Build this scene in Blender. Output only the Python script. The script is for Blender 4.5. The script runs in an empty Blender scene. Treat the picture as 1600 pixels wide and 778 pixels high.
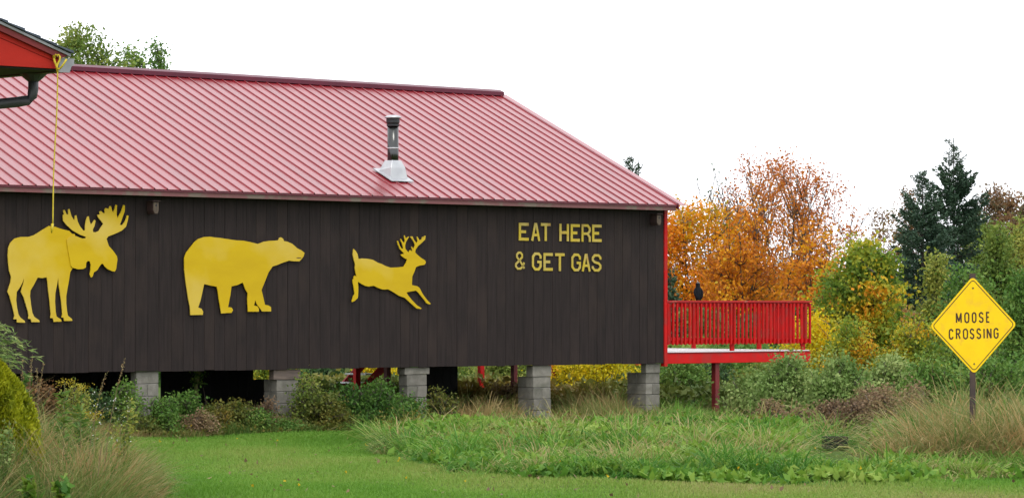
import bpy, math, random
import numpy as np
from mathutils import Vector, Matrix
from mathutils.geometry import tessellate_polygon
random.seed(7)
rng = np.random.default_rng(7)
S = bpy.context.scene
COL = S.collection
PI = math.pi

# ------------------------------------------------------------------ camera
F, CX, HY, H = 5200.0, 800.0, 482.0, 2.05      # focal length in photo pixels, centre column, horizon row, eye height
cam = bpy.data.cameras.new('camera'); camo = bpy.data.objects.new('camera', cam); COL.objects.link(camo)
cam.sensor_width = 36; cam.lens = 36 * F / 1600; cam.shift_y = (HY - 389) / 1600
cam.clip_start = .5; cam.clip_end = 5000
camo.location = (0, 0, H); camo.rotation_euler = (PI / 2, 0, 0)
S.camera = camo
# ------------------------------------------------------------------ sky, sun, exposure
SUN_EL, SUN_AZ = math.radians(60), math.radians(200)      # soft sun behind the camera, from the right
w = bpy.data.worlds.new('World'); S.world = w; w.use_nodes = True
nt = w.node_tree; nt.nodes.clear()
sky = nt.nodes.new('ShaderNodeTexSky'); sky.sky_type = 'NISHITA'; sky.sun_disc = False
sky.sun_elevation = SUN_EL; sky.sun_rotation = SUN_AZ; sky.dust_density = 4; sky.air_density = 1.0
mx = nt.nodes.new('ShaderNodeMix'); mx.data_type = 'RGBA'; mx.inputs[0].default_value = .9
mx.inputs[7].default_value = (14.2, 14.5, 15.1, 1)         # even white cloud cover, in the sky texture's own units
bg = nt.nodes.new('ShaderNodeBackground'); bg.inputs[1].default_value = .11
wo = nt.nodes.new('ShaderNodeOutputWorld')
nt.links.new(sky.outputs[0], mx.inputs[6]); nt.links.new(mx.outputs[2], bg.inputs[0]); nt.links.new(bg.outputs[0], wo.inputs[0])
sl = bpy.data.lights.new('sun', 'SUN'); sl.energy = 1.0; sl.angle = math.radians(18); sl.color = (1, .96, .9)
so = bpy.data.objects.new('sun', sl); COL.objects.link(so)
sd = Vector((math.sin(SUN_AZ) * math.cos(SUN_EL) * -1, math.cos(SUN_AZ) * math.cos(SUN_EL), math.sin(SUN_EL)))
so.rotation_euler = sd.to_track_quat('Z', 'Y').to_euler(); so.location = (10, -10, 40)
S.view_settings.view_transform = 'Standard'; S.view_settings.look = 'None'
S.view_settings.exposure = 0.22; S.view_settings.gamma = 1
S.render.resolution_x = 1024; S.render.resolution_y = 497
S.render.engine = 'CYCLES'
S.cycles.max_bounces = 6; S.cycles.transparent_max_bounces = 8

# ------------------------------------------------------------------ helpers: places
def at(px, Y, y=None):
    return ((px - CX) / F * Y, Y, 0.0 if y is None else H + (HY - y) / F * Y)
def zat(y, Y): return H + (HY - y) / F * Y
def ground_Y(y): return F * H / (y - HY)
A = math.atan2(5200, 5620); CA, SA = math.cos(A), math.sin(A)
D2 = np.array([CA, SA]); B2 = np.array([-SA, CA])
C2 = np.array([2.8475, 62.215])                # right front corner of the long building
def wall_u(px, v=0.0, org=C2):
    x = (px - CX) / F; Q = (org[0] + v * B2[0], org[1] + v * B2[1])
    t = (x * Q[1] - Q[0]) / (CA - x * SA)
    return t, Q[1] + t * SA
def wall_uz(px, py, v=0.0, org=C2):
    u, Y = wall_u(px, v, org); return u, H + (HY - py) / F * Y
def u_hit(px, u, org=C2):                      # v where the column px meets the plane u = const
    x = (px - CX) / F; Q = org + u * D2
    return (x * Q[1] - Q[0]) / (-SA - x * CA)
def world(u, v, org=C2):
    p = org + u * D2 + v * B2; return p[0], p[1]
def loc(X, Y, org=C2):
    q = np.array([X, Y]) - org; return float(q @ D2), float(q @ B2)

# ------------------------------------------------------------------ helpers: objects
def tag(o, label=None, cat=None, group=None, kind=None):
    if label: o['label'] = label
    if cat: o['category'] = cat
    if group: o['group'] = group
    if kind: o['kind'] = kind
    return o
def empty(name, l=(0, 0, 0), rz=0.0, label=None, cat=None, group=None):
    o = bpy.data.objects.new(name, None); COL.objects.link(o); o.location = l; o.rotation_euler = (0, 0, rz)
    o.empty_display_size = .2
    return tag(o, label, cat, group)
def link(name, me, parent=None, l=None):
    o = bpy.data.objects.new(name, me); COL.objects.link(o)
    if parent: o.parent = parent
    if l is not None: o.location = l
    return o
def fast(name, V, pattern, mat, parent=None, tint=None, smooth=False):
    """V (N,k,3): N copies of a small patch; pattern: faces as index lists into the k vertices"""
    N, k, _ = V.shape
    me = bpy.data.meshes.new(name)
    lp = np.concatenate([np.array(p) for p in pattern]); L = len(lp)
    st = np.cumsum([0] + [len(p) for p in pattern[:-1]])
    me.vertices.add(N * k); me.vertices.foreach_set('co', V.reshape(-1).astype(np.float32))
    me.loops.add(N * L); me.loops.foreach_set('vertex_index', (lp[None, :] + (np.arange(N) * k)[:, None]).reshape(-1).astype(np.int32))
    me.polygons.add(N * len(pattern)); me.polygons.foreach_set('loop_start', (st[None, :] + (np.arange(N) * L)[:, None]).reshape(-1).astype(np.int32))
    me.update(calc_edges=True)
    if tint is not None:
        at_ = me.attributes.new('tint', 'FLOAT', 'FACE')
        at_.data.foreach_set('value', np.repeat(tint, len(pattern)).astype(np.float32))
    if smooth: me.polygons.foreach_set('use_smooth', np.ones(len(me.polygons), bool))
    me.materials.append(mat)
    return link(name, me, parent)

class MB:
    def __init__(s): s.v = []; s.f = []
    def box(s, x0, x1, y0, y1, z0, z1, M=None, jit=0.0):
        n = len(s.v)
        for z in (z0, z1):
            for (x, y) in ((x0, y0), (x1, y0), (x1, y1), (x0, y1)):
                p = Vector((x, y, z))
                if jit: p += Vector([random.uniform(-jit, jit) for _ in range(3)])
                s.v.append(M @ p if M else p)
        s.f += [[n + i for i in q] for q in ((3, 2, 1, 0), (4, 5, 6, 7), (0, 1, 5, 4), (1, 2, 6, 5), (2, 3, 7, 6), (3, 0, 4, 7))]
        return s
    def tube(s, path, rad, n=6, cap=True, M=None):
        path = [Vector(p) for p in path]
        if not hasattr(rad, '__len__'): rad = [rad] * len(path)
        base = len(s.v); up = Vector((0, 0, 1))
        for i, p in enumerate(path):
            t = (path[min(i + 1, len(path) - 1)] - path[max(i - 1, 0)])
            t = t.normalized() if t.length > 1e-9 else up
            a = t.cross(Vector((1, 0, 0)) if abs(t.x) < .8 else Vector((0, 1, 0))).normalized(); b = t.cross(a)
            for k in range(n):
                an = 2 * PI * k / n
                q = p + (a * math.cos(an) + b * math.sin(an)) * rad[i]
                s.v.append(M @ q if M else q)
        for i in range(len(path) - 1):
            for k in range(n):
                s.f.append([base + i * n + k, base + i * n + (k + 1) % n, base + (i + 1) * n + (k + 1) % n, base + (i + 1) * n + k])
        if cap:
            s.f.append([base + k for k in range(n)][::-1]); s.f.append([base + (len(path) - 1) * n + k for k in range(n)])
        return s
    def lathe(s, prof, n=24, c=(0, 0), sx=1, sy=1):
        base = len(s.v)
        for (r, z) in prof:
            for k in range(n):
                an = 2 * PI * k / n; s.v.append(Vector((c[0] + r * math.cos(an) * sx, c[1] + r * math.sin(an) * sy, z)))
        for i in range(len(prof) - 1):
            for k in range(n):
                s.f.append([base + i * n + k, base + i * n + (k + 1) % n, base + (i + 1) * n + (k + 1) % n, base + (i + 1) * n + k])
        s.f.append([base + k for k in range(n)][::-1]); s.f.append([base + (len(prof) - 1) * n + k for k in range(n)])
        return s
    def prism(s, poly, y0, y1, axes='xz'):     # poly in x,z extruded along y  (or 'yz' extruded along x, 'xy' along z)
        n = len(s.v); m = len(poly)
        for y in (y0, y1):
            for (a, b) in poly:
                s.v.append(Vector((a, y, b)) if axes == 'xz' else Vector((y, a, b)) if axes == 'yz' else Vector((a, b, y)))
        tri = tessellate_polygon([[Vector((a, b, 0)) for a, b in poly]])
        for t in tri:
            s.f.append([n + i for i in t]); s.f.append([n + m + i for i in t][::-1])
        for i in range(m):
            j = (i + 1) % m; s.f.append([n + i, n + j, n + m + j, n + m + i])
        return s
    def build(s, name, mat, parent=None, smooth=False, bevel=0.0, fixn=True):
        me = bpy.data.meshes.new(name); me.from_pydata([tuple(v) for v in s.v], [], s.f)
        if fixn:
            import bmesh
            bm = bmesh.new(); bm.from_mesh(me); bmesh.ops.recalc_face_normals(bm, faces=bm.faces)
            if bevel:
                es = [e for e in bm.edges if len(e.link_faces) == 2 and e.calc_face_angle(0) > .6]
                bmesh.ops.bevel(bm, geom=es, offset=bevel, segments=1, affect='EDGES', profile=.5)
            bm.to_mesh(me); bm.free()
        if smooth: me.polygons.foreach_set('use_smooth', np.ones(len(me.polygons), bool))
        if mat: me.materials.append(mat)
        return link(name, me, parent)

# ------------------------------------------------------------------ helpers: materials
def new_mat(name):
    m = bpy.data.materials.new(name); m.use_nodes = True
    return m, m.node_tree, m.node_tree.nodes['Principled BSDF']
def N(nt, t, **kw):
    n = nt.nodes.new(t)
    for k, v in kw.items(): setattr(n, k, v)
    return n
def surf(name, col, col2=None, rough=.7, scale=(6, 6, 6), metal=0.0, spec=.5, bump=.15, bscale=30, per_obj=0.0, detail=5, coat=0.0, contrast=(.35, .65), dirt=None, dirt_scale=1.5, dirt_amt=(.55, .7), bdist=.01):
    m, nt, b = new_mat(name); L = nt.links
    tc = N(nt, 'ShaderNodeTexCoord'); mp = N(nt, 'ShaderNodeMapping'); mp.inputs['Scale'].default_value = scale
    L.new(tc.outputs['Object'], mp.inputs[0])
    oi = N(nt, 'ShaderNodeObjectInfo')
    ad = N(nt, 'ShaderNodeVectorMath', operation='ADD'); mu = N(nt, 'ShaderNodeMath', operation='MULTIPLY'); mu.inputs[1].default_value = 37
    L.new(oi.outputs['Random'], mu.inputs[0]); L.new(mp.outputs[0], ad.inputs[0]); L.new(mu.outputs[0], ad.inputs[1])
    nz = N(nt, 'ShaderNodeTexNoise'); nz.inputs['Scale'].default_value = 1; nz.inputs['Detail'].default_value = detail; L.new(ad.outputs[0], nz.inputs[0])
    rp = N(nt, 'ShaderNodeMapRange'); rp.inputs[1].default_value = contrast[0]; rp.inputs[2].default_value = contrast[1]; L.new(nz.outputs[0], rp.inputs[0])
    mix = N(nt, 'ShaderNodeMix', data_type='RGBA'); mix.inputs[6].default_value = (*col, 1); mix.inputs[7].default_value = (*(col2 or [c * .75 for c in col]), 1)
    L.new(rp.outputs[0], mix.inputs[0]); out = mix.outputs[2]
    if dirt:
        n2 = N(nt, 'ShaderNodeTexNoise'); n2.inputs['Scale'].default_value = dirt_scale; n2.inputs['Detail'].default_value = 6
        a2 = N(nt, 'ShaderNodeVectorMath', operation='ADD'); L.new(tc.outputs['Object'], a2.inputs[0]); L.new(mu.outputs[0], a2.inputs[1]); L.new(a2.outputs[0], n2.inputs[0])
        r2 = N(nt, 'ShaderNodeMapRange'); r2.inputs[1].default_value = dirt_amt[0]; r2.inputs[2].default_value = dirt_amt[1]; L.new(n2.outputs[0], r2.inputs[0])
        m2 = N(nt, 'ShaderNodeMix', data_type='RGBA'); m2.inputs[7].default_value = (*dirt, 1); L.new(r2.outputs[0], m2.inputs[0]); L.new(out, m2.inputs[6]); out = m2.outputs[2]
    if per_obj:
        hs = N(nt, 'ShaderNodeHueSaturation'); r3 = N(nt, 'ShaderNodeMapRange'); r3.inputs[3].default_value = 1 - per_obj; r3.inputs[4].default_value = 1 + per_obj
        L.new(oi.outputs['Random'], r3.inputs[0]); L.new(r3.outputs[0], hs.inputs['Value']); L.new(out, hs.inputs['Color']); out = hs.outputs[0]
    L.new(out, b.inputs['Base Color'])
    b.inputs['Roughness'].default_value = rough; b.inputs['Metallic'].default_value = metal; b.inputs['Specular IOR Level'].default_value = spec
    b.inputs['Coat Weight'].default_value = coat
    if bump:
        n4 = N(nt, 'ShaderNodeTexNoise'); n4.inputs['Scale'].default_value = bscale; n4.inputs['Detail'].default_value = 4
        L.new(ad.outputs[0], n4.inputs[0]) if scale[2] != scale[0] else L.new(tc.outputs['Object'], n4.inputs[0])
        bp = N(nt, 'ShaderNodeBump'); bp.inputs['Strength'].default_value = bump; bp.inputs['Distance'].default_value = bdist
        L.new(n4.outputs[0], bp.inputs['Height']); L.new(bp.outputs[0], b.inputs['Normal'])
    return m
def leaf_mat(name, cols, trans=.3, rough=.6):
    m, nt, b = new_mat(name); L = nt.links
    a = N(nt, 'ShaderNodeAttribute'); a.attribute_name = 'tint'
    r = N(nt, 'ShaderNodeValToRGB'); e = r.color_ramp.elements
    n = len(cols)
    while len(e) < n: e.new(.5)
    for i, c in enumerate(cols): e[i].position = i / (n - 1); e[i].color = (*c, 1)
    L.new(a.outputs['Fac'], r.inputs[0]); L.new(r.outputs[0], b.inputs['Base Color']); b.inputs['Roughness'].default_value = rough
    b.inputs['Specular IOR Level'].default_value = .25
    t = N(nt, 'ShaderNodeBsdfTranslucent'); L.new(r.outputs[0], t.inputs[0])
    ms = N(nt, 'ShaderNodeMixShader'); ms.inputs[0].default_value = trans
    L.new(b.outputs[0], ms.inputs[1]); L.new(t.outputs[0], ms.inputs[2]); L.new(ms.outputs[0], nt.nodes['Material Output'].inputs[0])
    return m
M = {}
M['board'] = surf(spec=.18, name='dark_stained_wood', col=(.029, .0205, .0195), col2=(.0175, .013, .0125), rough=.75, scale=(25, 25, 1.6), bump=.4, bscale=3, per_obj=.05, contrast=(.3, .7), dirt=(.038, .026, .022), dirt_scale=.9, dirt_amt=(.5, .8))
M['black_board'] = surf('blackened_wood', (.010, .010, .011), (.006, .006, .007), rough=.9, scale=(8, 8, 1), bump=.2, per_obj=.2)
M['roof'] = surf('red_sheet_metal', (.25, .013, .021), (.23, .011, .018), rough=.3, scale=(1.2, 1.2, 1.2), spec=.6, bump=.06, bscale=4, per_obj=.05, coat=.66, dirt=(.18, .022, .026), dirt_scale=.6, dirt_amt=(.45, .9))
M['roof'].node_tree.nodes['Principled BSDF'].inputs['Coat Roughness'].default_value = .32
M['roof'].node_tree.nodes['Principled BSDF'].inputs['Coat IOR'].default_value = 1.5
M['trim_metal'] = surf('crimson_trim_metal', (.20, .012, .035), (.16, .010, .03), rough=.35, scale=(2, 2, 2), bump=.05)
M['cap_metal'] = surf('dark_crimson_cap_metal', (.10, .005, .022), (.08, .004, .018), rough=.4, spec=.3, scale=(2, 2, 2), bump=.05)
M['fascia'] = surf('faded_pink_fascia_paint', (.24, .085, .09), (.19, .09, .085), rough=.75, scale=(.8, 9, 9), bump=.15, dirt=(.20, .15, .12), dirt_scale=3, dirt_amt=(.5, .62))
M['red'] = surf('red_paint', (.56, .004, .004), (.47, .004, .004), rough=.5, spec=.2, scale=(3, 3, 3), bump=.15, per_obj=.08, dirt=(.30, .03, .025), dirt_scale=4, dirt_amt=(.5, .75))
M['red_worn'] = surf('worn_red_rail_paint', (.46, .008, .010), (.36, .02, .022), rough=.6, spec=.25, scale=(2, 14, 14), bump=.2, dirt=(.33, .16, .12), dirt_scale=3, dirt_amt=(.6, .7))
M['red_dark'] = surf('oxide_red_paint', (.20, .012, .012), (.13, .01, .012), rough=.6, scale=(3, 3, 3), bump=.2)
M['gable'] = surf('orange_red_siding_paint', (.42, .018, .009), (.36, .016, .009), rough=.65, spec=.2, scale=(2, 2, 9), bump=.15)
M['block'] = surf('concrete_block', (.225, .21, .18), (.165, .155, .13), rough=.95, scale=(9, 9, 9), bump=.6, bscale=60, per_obj=.16, dirt=(.10, .10, .075), dirt_scale=3, dirt_amt=(.5, .75))
M['mortar'] = surf('mortar', (.2, .195, .18), rough=1, bump=.3)
M['old_wood'] = surf('weathered_grey_timber', (.16, .12, .095), (.09, .07, .06), rough=.85, scale=(3, 20, 20), bump=.4)
M['yellow'] = surf(spec=.18, name='yellow_cutout_paint', col=(.60, .405, .006), col2=(.54, .355, .005), rough=.55, scale=(1.2, 1.2, 3.5), bump=.08, dirt=(.62, .46, .10), dirt_scale=1.1, dirt_amt=(.45, .8), contrast=(.3, .7))
M['yellow_pale'] = surf(spec=.18, name='faded_yellow_paint', col=(.62, .46, .13), col2=(.60, .42, .06), rough=.6, scale=(2, 2, 2), bump=.08, dirt=(.55, .40, .10), dirt_scale=5, dirt_amt=(.5, .7))
M['letter'] = surf(spec=.18, name='worn_yellow_letter_paint', col=(.52, .38, .03), col2=(.48, .37, .10), rough=.6, scale=(4, 4, 4), bump=.1, per_obj=.06, dirt=(.34, .20, .07), dirt_scale=3.5, dirt_amt=(.6, .7))
M['slit'] = surf('brown_slit', (.09, .05, .02))
M['galv'] = surf('galvanised_steel', (.50, .51, .52), (.42, .43, .45), rough=.42, metal=.5, scale=(5, 5, 5), bump=.1)
M['steel'] = surf('polished_steel', (.085, .085, .085), (.06, .065, .06), rough=.2, metal=1, scale=(2, 2, 2), bump=.06, bscale=9)
M['soot'] = surf('sooty_steel', (.05, .05, .055), rough=.6, metal=.5, bump=.1)
M['deck_white'] = surf('white_painted_decking', (.72, .72, .72), (.6, .6, .6), rough=.35, scale=(1, 14, 1), bump=.1)
M['sign_yellow'] = surf(spec=.25, name='reflective_yellow_sheeting', col=(.93, .62, .004), col2=(.90, .58, .004), rough=.45, scale=(4, 4, 4), bump=.12, bscale=60, dirt=(.86, .52, .02), dirt_scale=9, dirt_amt=(.52, .7))
M['sign_ink'] = surf('brown_black_sign_ink', (.06, .02, .006), rough=.6, bump=0)
M['post'] = surf('rusted_channel_steel', (.09, .055, .04), (.05, .035, .03), rough=.8, bump=.3)
M['shingle'] = surf('asphalt_shingle', (.07, .085, .11), (.045, .055, .075), rough=.95, scale=(20, 20, 20), bump=.5, per_obj=.25)
M['grey_alu'] = surf('grey_gutter_aluminium', (.30, .30, .32), (.25, .25, .27), rough=.45, bump=.05)
M['dark_alu'] = surf('dark_gutter_aluminium', (.05, .052, .058), (.04, .04, .045), rough=.5, bump=.05)
M['soffit'] = surf('dark_soffit', (.02, .02, .022), rough=.8)
M['rope'] = surf('yellow_plastic_rope', (.66, .52, .02), (.5, .38, .02), rough=.5, scale=(60, 60, 60), bump=.4, bscale=150)
M['bird'] = surf('black_feathers', (.006, .007, .010), (.012, .013, .017), rough=.8, spec=.15, scale=(40, 40, 20), bump=.4)
M['bird_pale'] = surf('pale_grey_feathers', (.16, .16, .15), rough=.8)
M['plastic'] = surf('black_plastic', (.006, .007, .010), rough=.6, spec=.2, bump=.05)
M['nestbox'] = surf('reddish_old_box_wood', (.045, .018, .015), (.025, .013, .011), rough=.8, scale=(14, 14, 3))
M['nestface'] = surf('pale_weathered_plywood', (.13, .095, .065), (.07, .05, .035), rough=.8, scale=(14, 14, 3))
M['bark'] = surf('grey_bark', (.085, .068, .052), (.045, .037, .03), rough=.9, scale=(14, 14, 4), bump=.5, bscale=20)
M['bark_dark'] = surf('dark_bark', (.045, .034, .026), (.025, .02, .016), rough=.9, scale=(14, 14, 4), bump=.5, bscale=20)
M['twig'] = surf('dry_stem', (.20, .14, .07), (.13, .09, .045), rough=.85)
M['greenstem'] = surf('mossy_green_stem', (.12, .17, .04), (.17, .14, .06), rough=.85, scale=(10, 10, 3))
# palettes: leaf colours as they are
M['L_orange'] = leaf_mat('orange_maple_leaf', [(.34, .10, .02), (.56, .18, .015), (.70, .27, .012), (.72, .38, .015), (.44, .36, .03)], 0.4)
M['L_rust'] = leaf_mat('rust_maple_leaf', [(.26, .07, .03), (.44, .12, .025), (.58, .18, .02), (.64, .25, .02), (.58, .34, .03)], 0.45)
M['L_gold'] = leaf_mat('gold_maple_leaf', [(.24, .24, .02), (.56, .34, .015), (.76, .33, .010), (.74, .24, .012), (.60, .15, .02)], 0.4)
M['L_mixed'] = leaf_mat('turning_maple_leaf', [(.08, .16, .02), (.16, .25, .03), (.28, .34, .035), (.50, .40, .02), (.70, .28, .015)], .35)
M['L_yellow'] = leaf_mat('yellow_bush_leaf', [(.18, .22, .02), (.42, .40, .015), (.66, .56, .012), (.72, .54, .012), (.66, .32, .012)], 0.4)
M['L_ygreen'] = leaf_mat('yellow_green_leaf', [(.09, .16, .03), (.17, .24, .04), (.27, .31, .06), (.40, .38, .07)], 0.35)
M['L_green'] = leaf_mat('mid_green_leaf', [(.04, .11, .018), (.08, .18, .028), (.14, .25, .045), (.23, .31, .06)], 0.3)
M['L_sage'] = leaf_mat('sage_green_leaf', [(.09, .17, .035), (.16, .26, .06), (.25, .34, .10), (.38, .43, .15)], 0.3)
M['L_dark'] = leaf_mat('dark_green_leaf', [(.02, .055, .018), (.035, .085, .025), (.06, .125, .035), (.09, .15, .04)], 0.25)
M['L_spruce'] = leaf_mat('spruce_needles', [(.022, .05, .028), (.038, .078, .044), (.06, .11, .058), (.085, .135, .07)], 0.08)
M['L_spruce2'] = leaf_mat('blue_green_spruce_needles', [(.026, .062, .038), (.046, .092, .056), (.07, .125, .07), (.10, .15, .085)], 0.08)
M['L_cedar'] = leaf_mat('golden_cedar_sprays', [(.13, .18, .008), (.24, .28, .010), (.37, .40, .012), (.46, .46, .02)], 0.25)
M['L_far'] = leaf_mat('far_mixed_leaf', [(.05, .085, .03), (.10, .14, .04), (.19, .19, .045), (.30, .18, .05), (.26, .09, .04)], 0.3)
M['L_redbrown'] = leaf_mat('red_brown_leaf', [(.10, .10, .05), (.20, .12, .055), (.28, .14, .06), (.20, .20, .06)], 0.35)
M['L_brown'] = leaf_mat('withered_brown_weed', [(.11, .07, .04), (.20, .13, .075), (.32, .22, .12), (.18, .19, .06)], 0.3)
M['L_olive'] = leaf_mat('olive_yellow_leaf', [(.06, .10, .02), (.11, .14, .025), (.18, .17, .03), (.24, .17, .035)], .3)
M['G_lawn'] = leaf_mat('lawn_blade', [(.10, .235, .022), (.145, .30, .034), (.21, .33, .055), (.29, .33, .085), (.36, .30, .14)], 0.4)
M['G_tall'] = leaf_mat('tall_grass_blade', [(.055, .17, .02), (.105, .26, .03), (.17, .32, .045), (.28, .34, .085), (.42, .35, .16)], 0.4)
M['G_dry'] = leaf_mat('dry_grass_blade', [(.10, .18, .035), (.20, .22, .06), (.34, .27, .11), (.42, .27, .11), (.46, .36, .17)], 0.35)
M['G_tan'] = leaf_mat('tan_grass_blade', [(.075, .16, .03), (.14, .22, .045), (.25, .25, .075), (.40, .31, .14), (.36, .21, .09)], 0.4)
M['W_broad'] = leaf_mat('broad_weed_leaf', [(.05, .15, .02), (.10, .23, .025), (.18, .31, .035), (.28, .38, .07)], 0.35)
M['flower'] = leaf_mat('yellow_flower', [(.55, .36, .01), (.70, .50, .02)], .2)
M['white_flower'] = leaf_mat('white_flower_petals', [(.6, .6, .55), (.7, .7, .66)], .2)
M['goldenrod'] = leaf_mat('goldenrod_bloom', [(.30, .24, .02), (.48, .38, .02)], .2)

# ------------------------------------------------------------------ helpers: vegetation
def waves(P, s, seed):
    r = np.random.default_rng(seed); o = np.zeros(len(P))
    for i in range(5):
        k = r.normal(size=P.shape[1]) * s * (1 + .6 * i); o += np.sin(P @ k + r.uniform(0, 6.28)) / (1 + .4 * i)
    return .5 + o / 4.0
def unit(v): return v / (np.linalg.norm(v, axis=1, keepdims=True) + 1e-9)
def leaves(name, P, size, mat, parent=None, tint=None, dirs=None, asp=.62, r=rng, flat=0.0):
    n = len(P)
    d = unit(r.normal(size=(n, 3)) + (0 if dirs is None else dirs * 1.6))
    q = r.normal(size=(n, 3)); q[:, 2] += flat * 3
    s = unit(np.cross(d, q)); nn = np.cross(d, s)
    size = np.broadcast_to(size, (n,)) * r.uniform(.65, 1.3, n); sz = size[:, None]
    a = P - d * sz * .5; b = P + d * sz * .5
    m = P - d * sz * .08 + nn * sz * .12
    V = np.stack([a, m + s * sz * asp * .5, b, m - s * sz * asp * .5], axis=1)
    return fast(name, V, [[0, 1, 2, 3]], mat, parent, tint)
def tree(name, label, cat, px, Y, ytop, wpx, leafmat, n_leaf=6000, size=.1, stems=1, prof=None, clusters=140, sig=.2, seed=1, bark='bark', ybot=.15,
         group=None, trunk_r=None, spread=.55, fill=.75, hjit=.0, tint_s=1.0, dy=1.0, twig_r=.008, thin=0.0, steep=.7):
    r = np.random.default_rng(seed); X = (px - CX) / F * Y; hgt = zat(ytop, Y); R = wpx / F * Y / 2
    root = empty(name, (X, Y, -.02), 0, label, cat, group)
    prof = prof or [(0, .55), (.25, .9), (.5, 1), (.75, .75), (.92, .38), (1, .08)]
    ph = np.array([p[0] for p in prof]); pr = np.array([p[1] for p in prof])
    z0 = hgt * ybot; tr = trunk_r or max(.018, hgt * .011)
    lob = r.uniform(0, 6.28, 4)
    # stems
    paths = []
    for i in range(stems):
        if stems == 1: an, e = 0, .0
        else: an = 2 * PI * (i + r.uniform(-.3, .3)) / stems; e = r.uniform(.25, 1) * spread
        top = hgt * (r.uniform(.78, .97) if stems > 1 else .97)
        rr = R * e * np.interp(top / hgt, ph, pr) * 1.25 + R * e * .35
        end = np.array([math.cos(an) * rr, math.sin(an) * rr * dy, top]); bs = np.array([math.cos(an), math.sin(an), 0]) * (tr * 1.6 if stems > 1 else 0)
        ctl = np.array([end[0] * .38, end[1] * .38, top * .45]) + r.normal(size=3) * R * .05
        ts = np.linspace(0, 1, 9)[:, None]
        p = (1 - ts) ** 2 * bs + 2 * ts * (1 - ts) * ctl + ts ** 2 * end
        p[1:] += r.normal(size=(8, 3)) * np.array([1, 1, .2]) * R * .018
        paths.append(p)
    mb = MB()
    for p in paths: mb.tube(p, list(np.linspace(tr, twig_r * .6, 9)), 6)
    allp = np.concatenate(paths)
    # clusters
    h = r.uniform(0, 1, clusters) ** (1 / 1.15); wts = np.interp(h, ph, pr); keep = r.uniform(0, 1, clusters) < (.25 + wts); h = h[keep]
    k = len(h); an = r.uniform(0, 2 * PI, k)
    rad = np.interp(h, ph, pr) * R * (r.uniform(0, 1, k) ** (1 - fill * .75)) * (1 + .16 * np.sin(3 * an + lob[0]) + .12 * np.sin(5 * an + h * 9 + lob[1]))
    Cc = np.stack([np.cos(an) * rad, np.sin(an) * rad * dy, z0 + h * (hgt - z0) * (1 + hjit * (np.sin(np.cos(an) * rad / R * 5 + lob[2]) * .5 + np.sin(np.cos(an) * rad / R * 11 + lob[3]) * .4 - .25))], 1)
    starts = np.empty_like(Cc)
    for i, c in enumerate(Cc):
        dz = c[2] - allp[:, 2]; dh = np.hypot(allp[:, 0] - c[0], allp[:, 1] - c[1])
        cost = np.abs(dz - dh * steep) + dh * .6 + (dz < 0) * 5
        s = allp[np.argmin(cost)]; starts[i] = s
        mid = s * .5 + c * .5 + np.array([0, 0, -.06 * dh.min()]) + r.normal(size=3) * .03
        mb.tube([s, mid, c, c + (c - mid) * .35 + r.normal(size=3) * .04], [twig_r * 1.7, twig_r * 1.2, twig_r * .7, twig_r * .25], 3, cap=False)
    mb.build('trunk', M[bark], root, fixn=False)
    w_ = r.uniform(.4, 1.6, k) * np.clip(1 - thin * (h ** 1.2), .04, 1); cnt = (n_leaf * w_ / w_.sum()).astype(int) + 1
    idx = np.repeat(np.arange(k), cnt); t = r.uniform(.35, 1.25, len(idx))[:, None]
    P = starts[idx] * (1 - t) + Cc[idx] * t; P = np.where(np.linalg.norm(P - Cc[idx], axis=1, keepdims=True) > sig * 2.2, Cc[idx], P)
    P += r.normal(size=P.shape) * sig * np.array([1, 1, .75])
    P[:, 2] = np.maximum(P[:, 2], .04)
    ti = np.clip(waves(P, tint_s, seed) * .62 + r.uniform(0, 1, len(P)) * .38 + (r.uniform(0, 1, k)[idx] - .5) * .35, 0, 1)
    out = unit(P - np.array([0, 0, hgt * .4]))
    leaves('crown', P, size, M[leafmat], root, ti, dirs=out * .5 + np.array([0, 0, -.35]), r=r)
    return root
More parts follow.
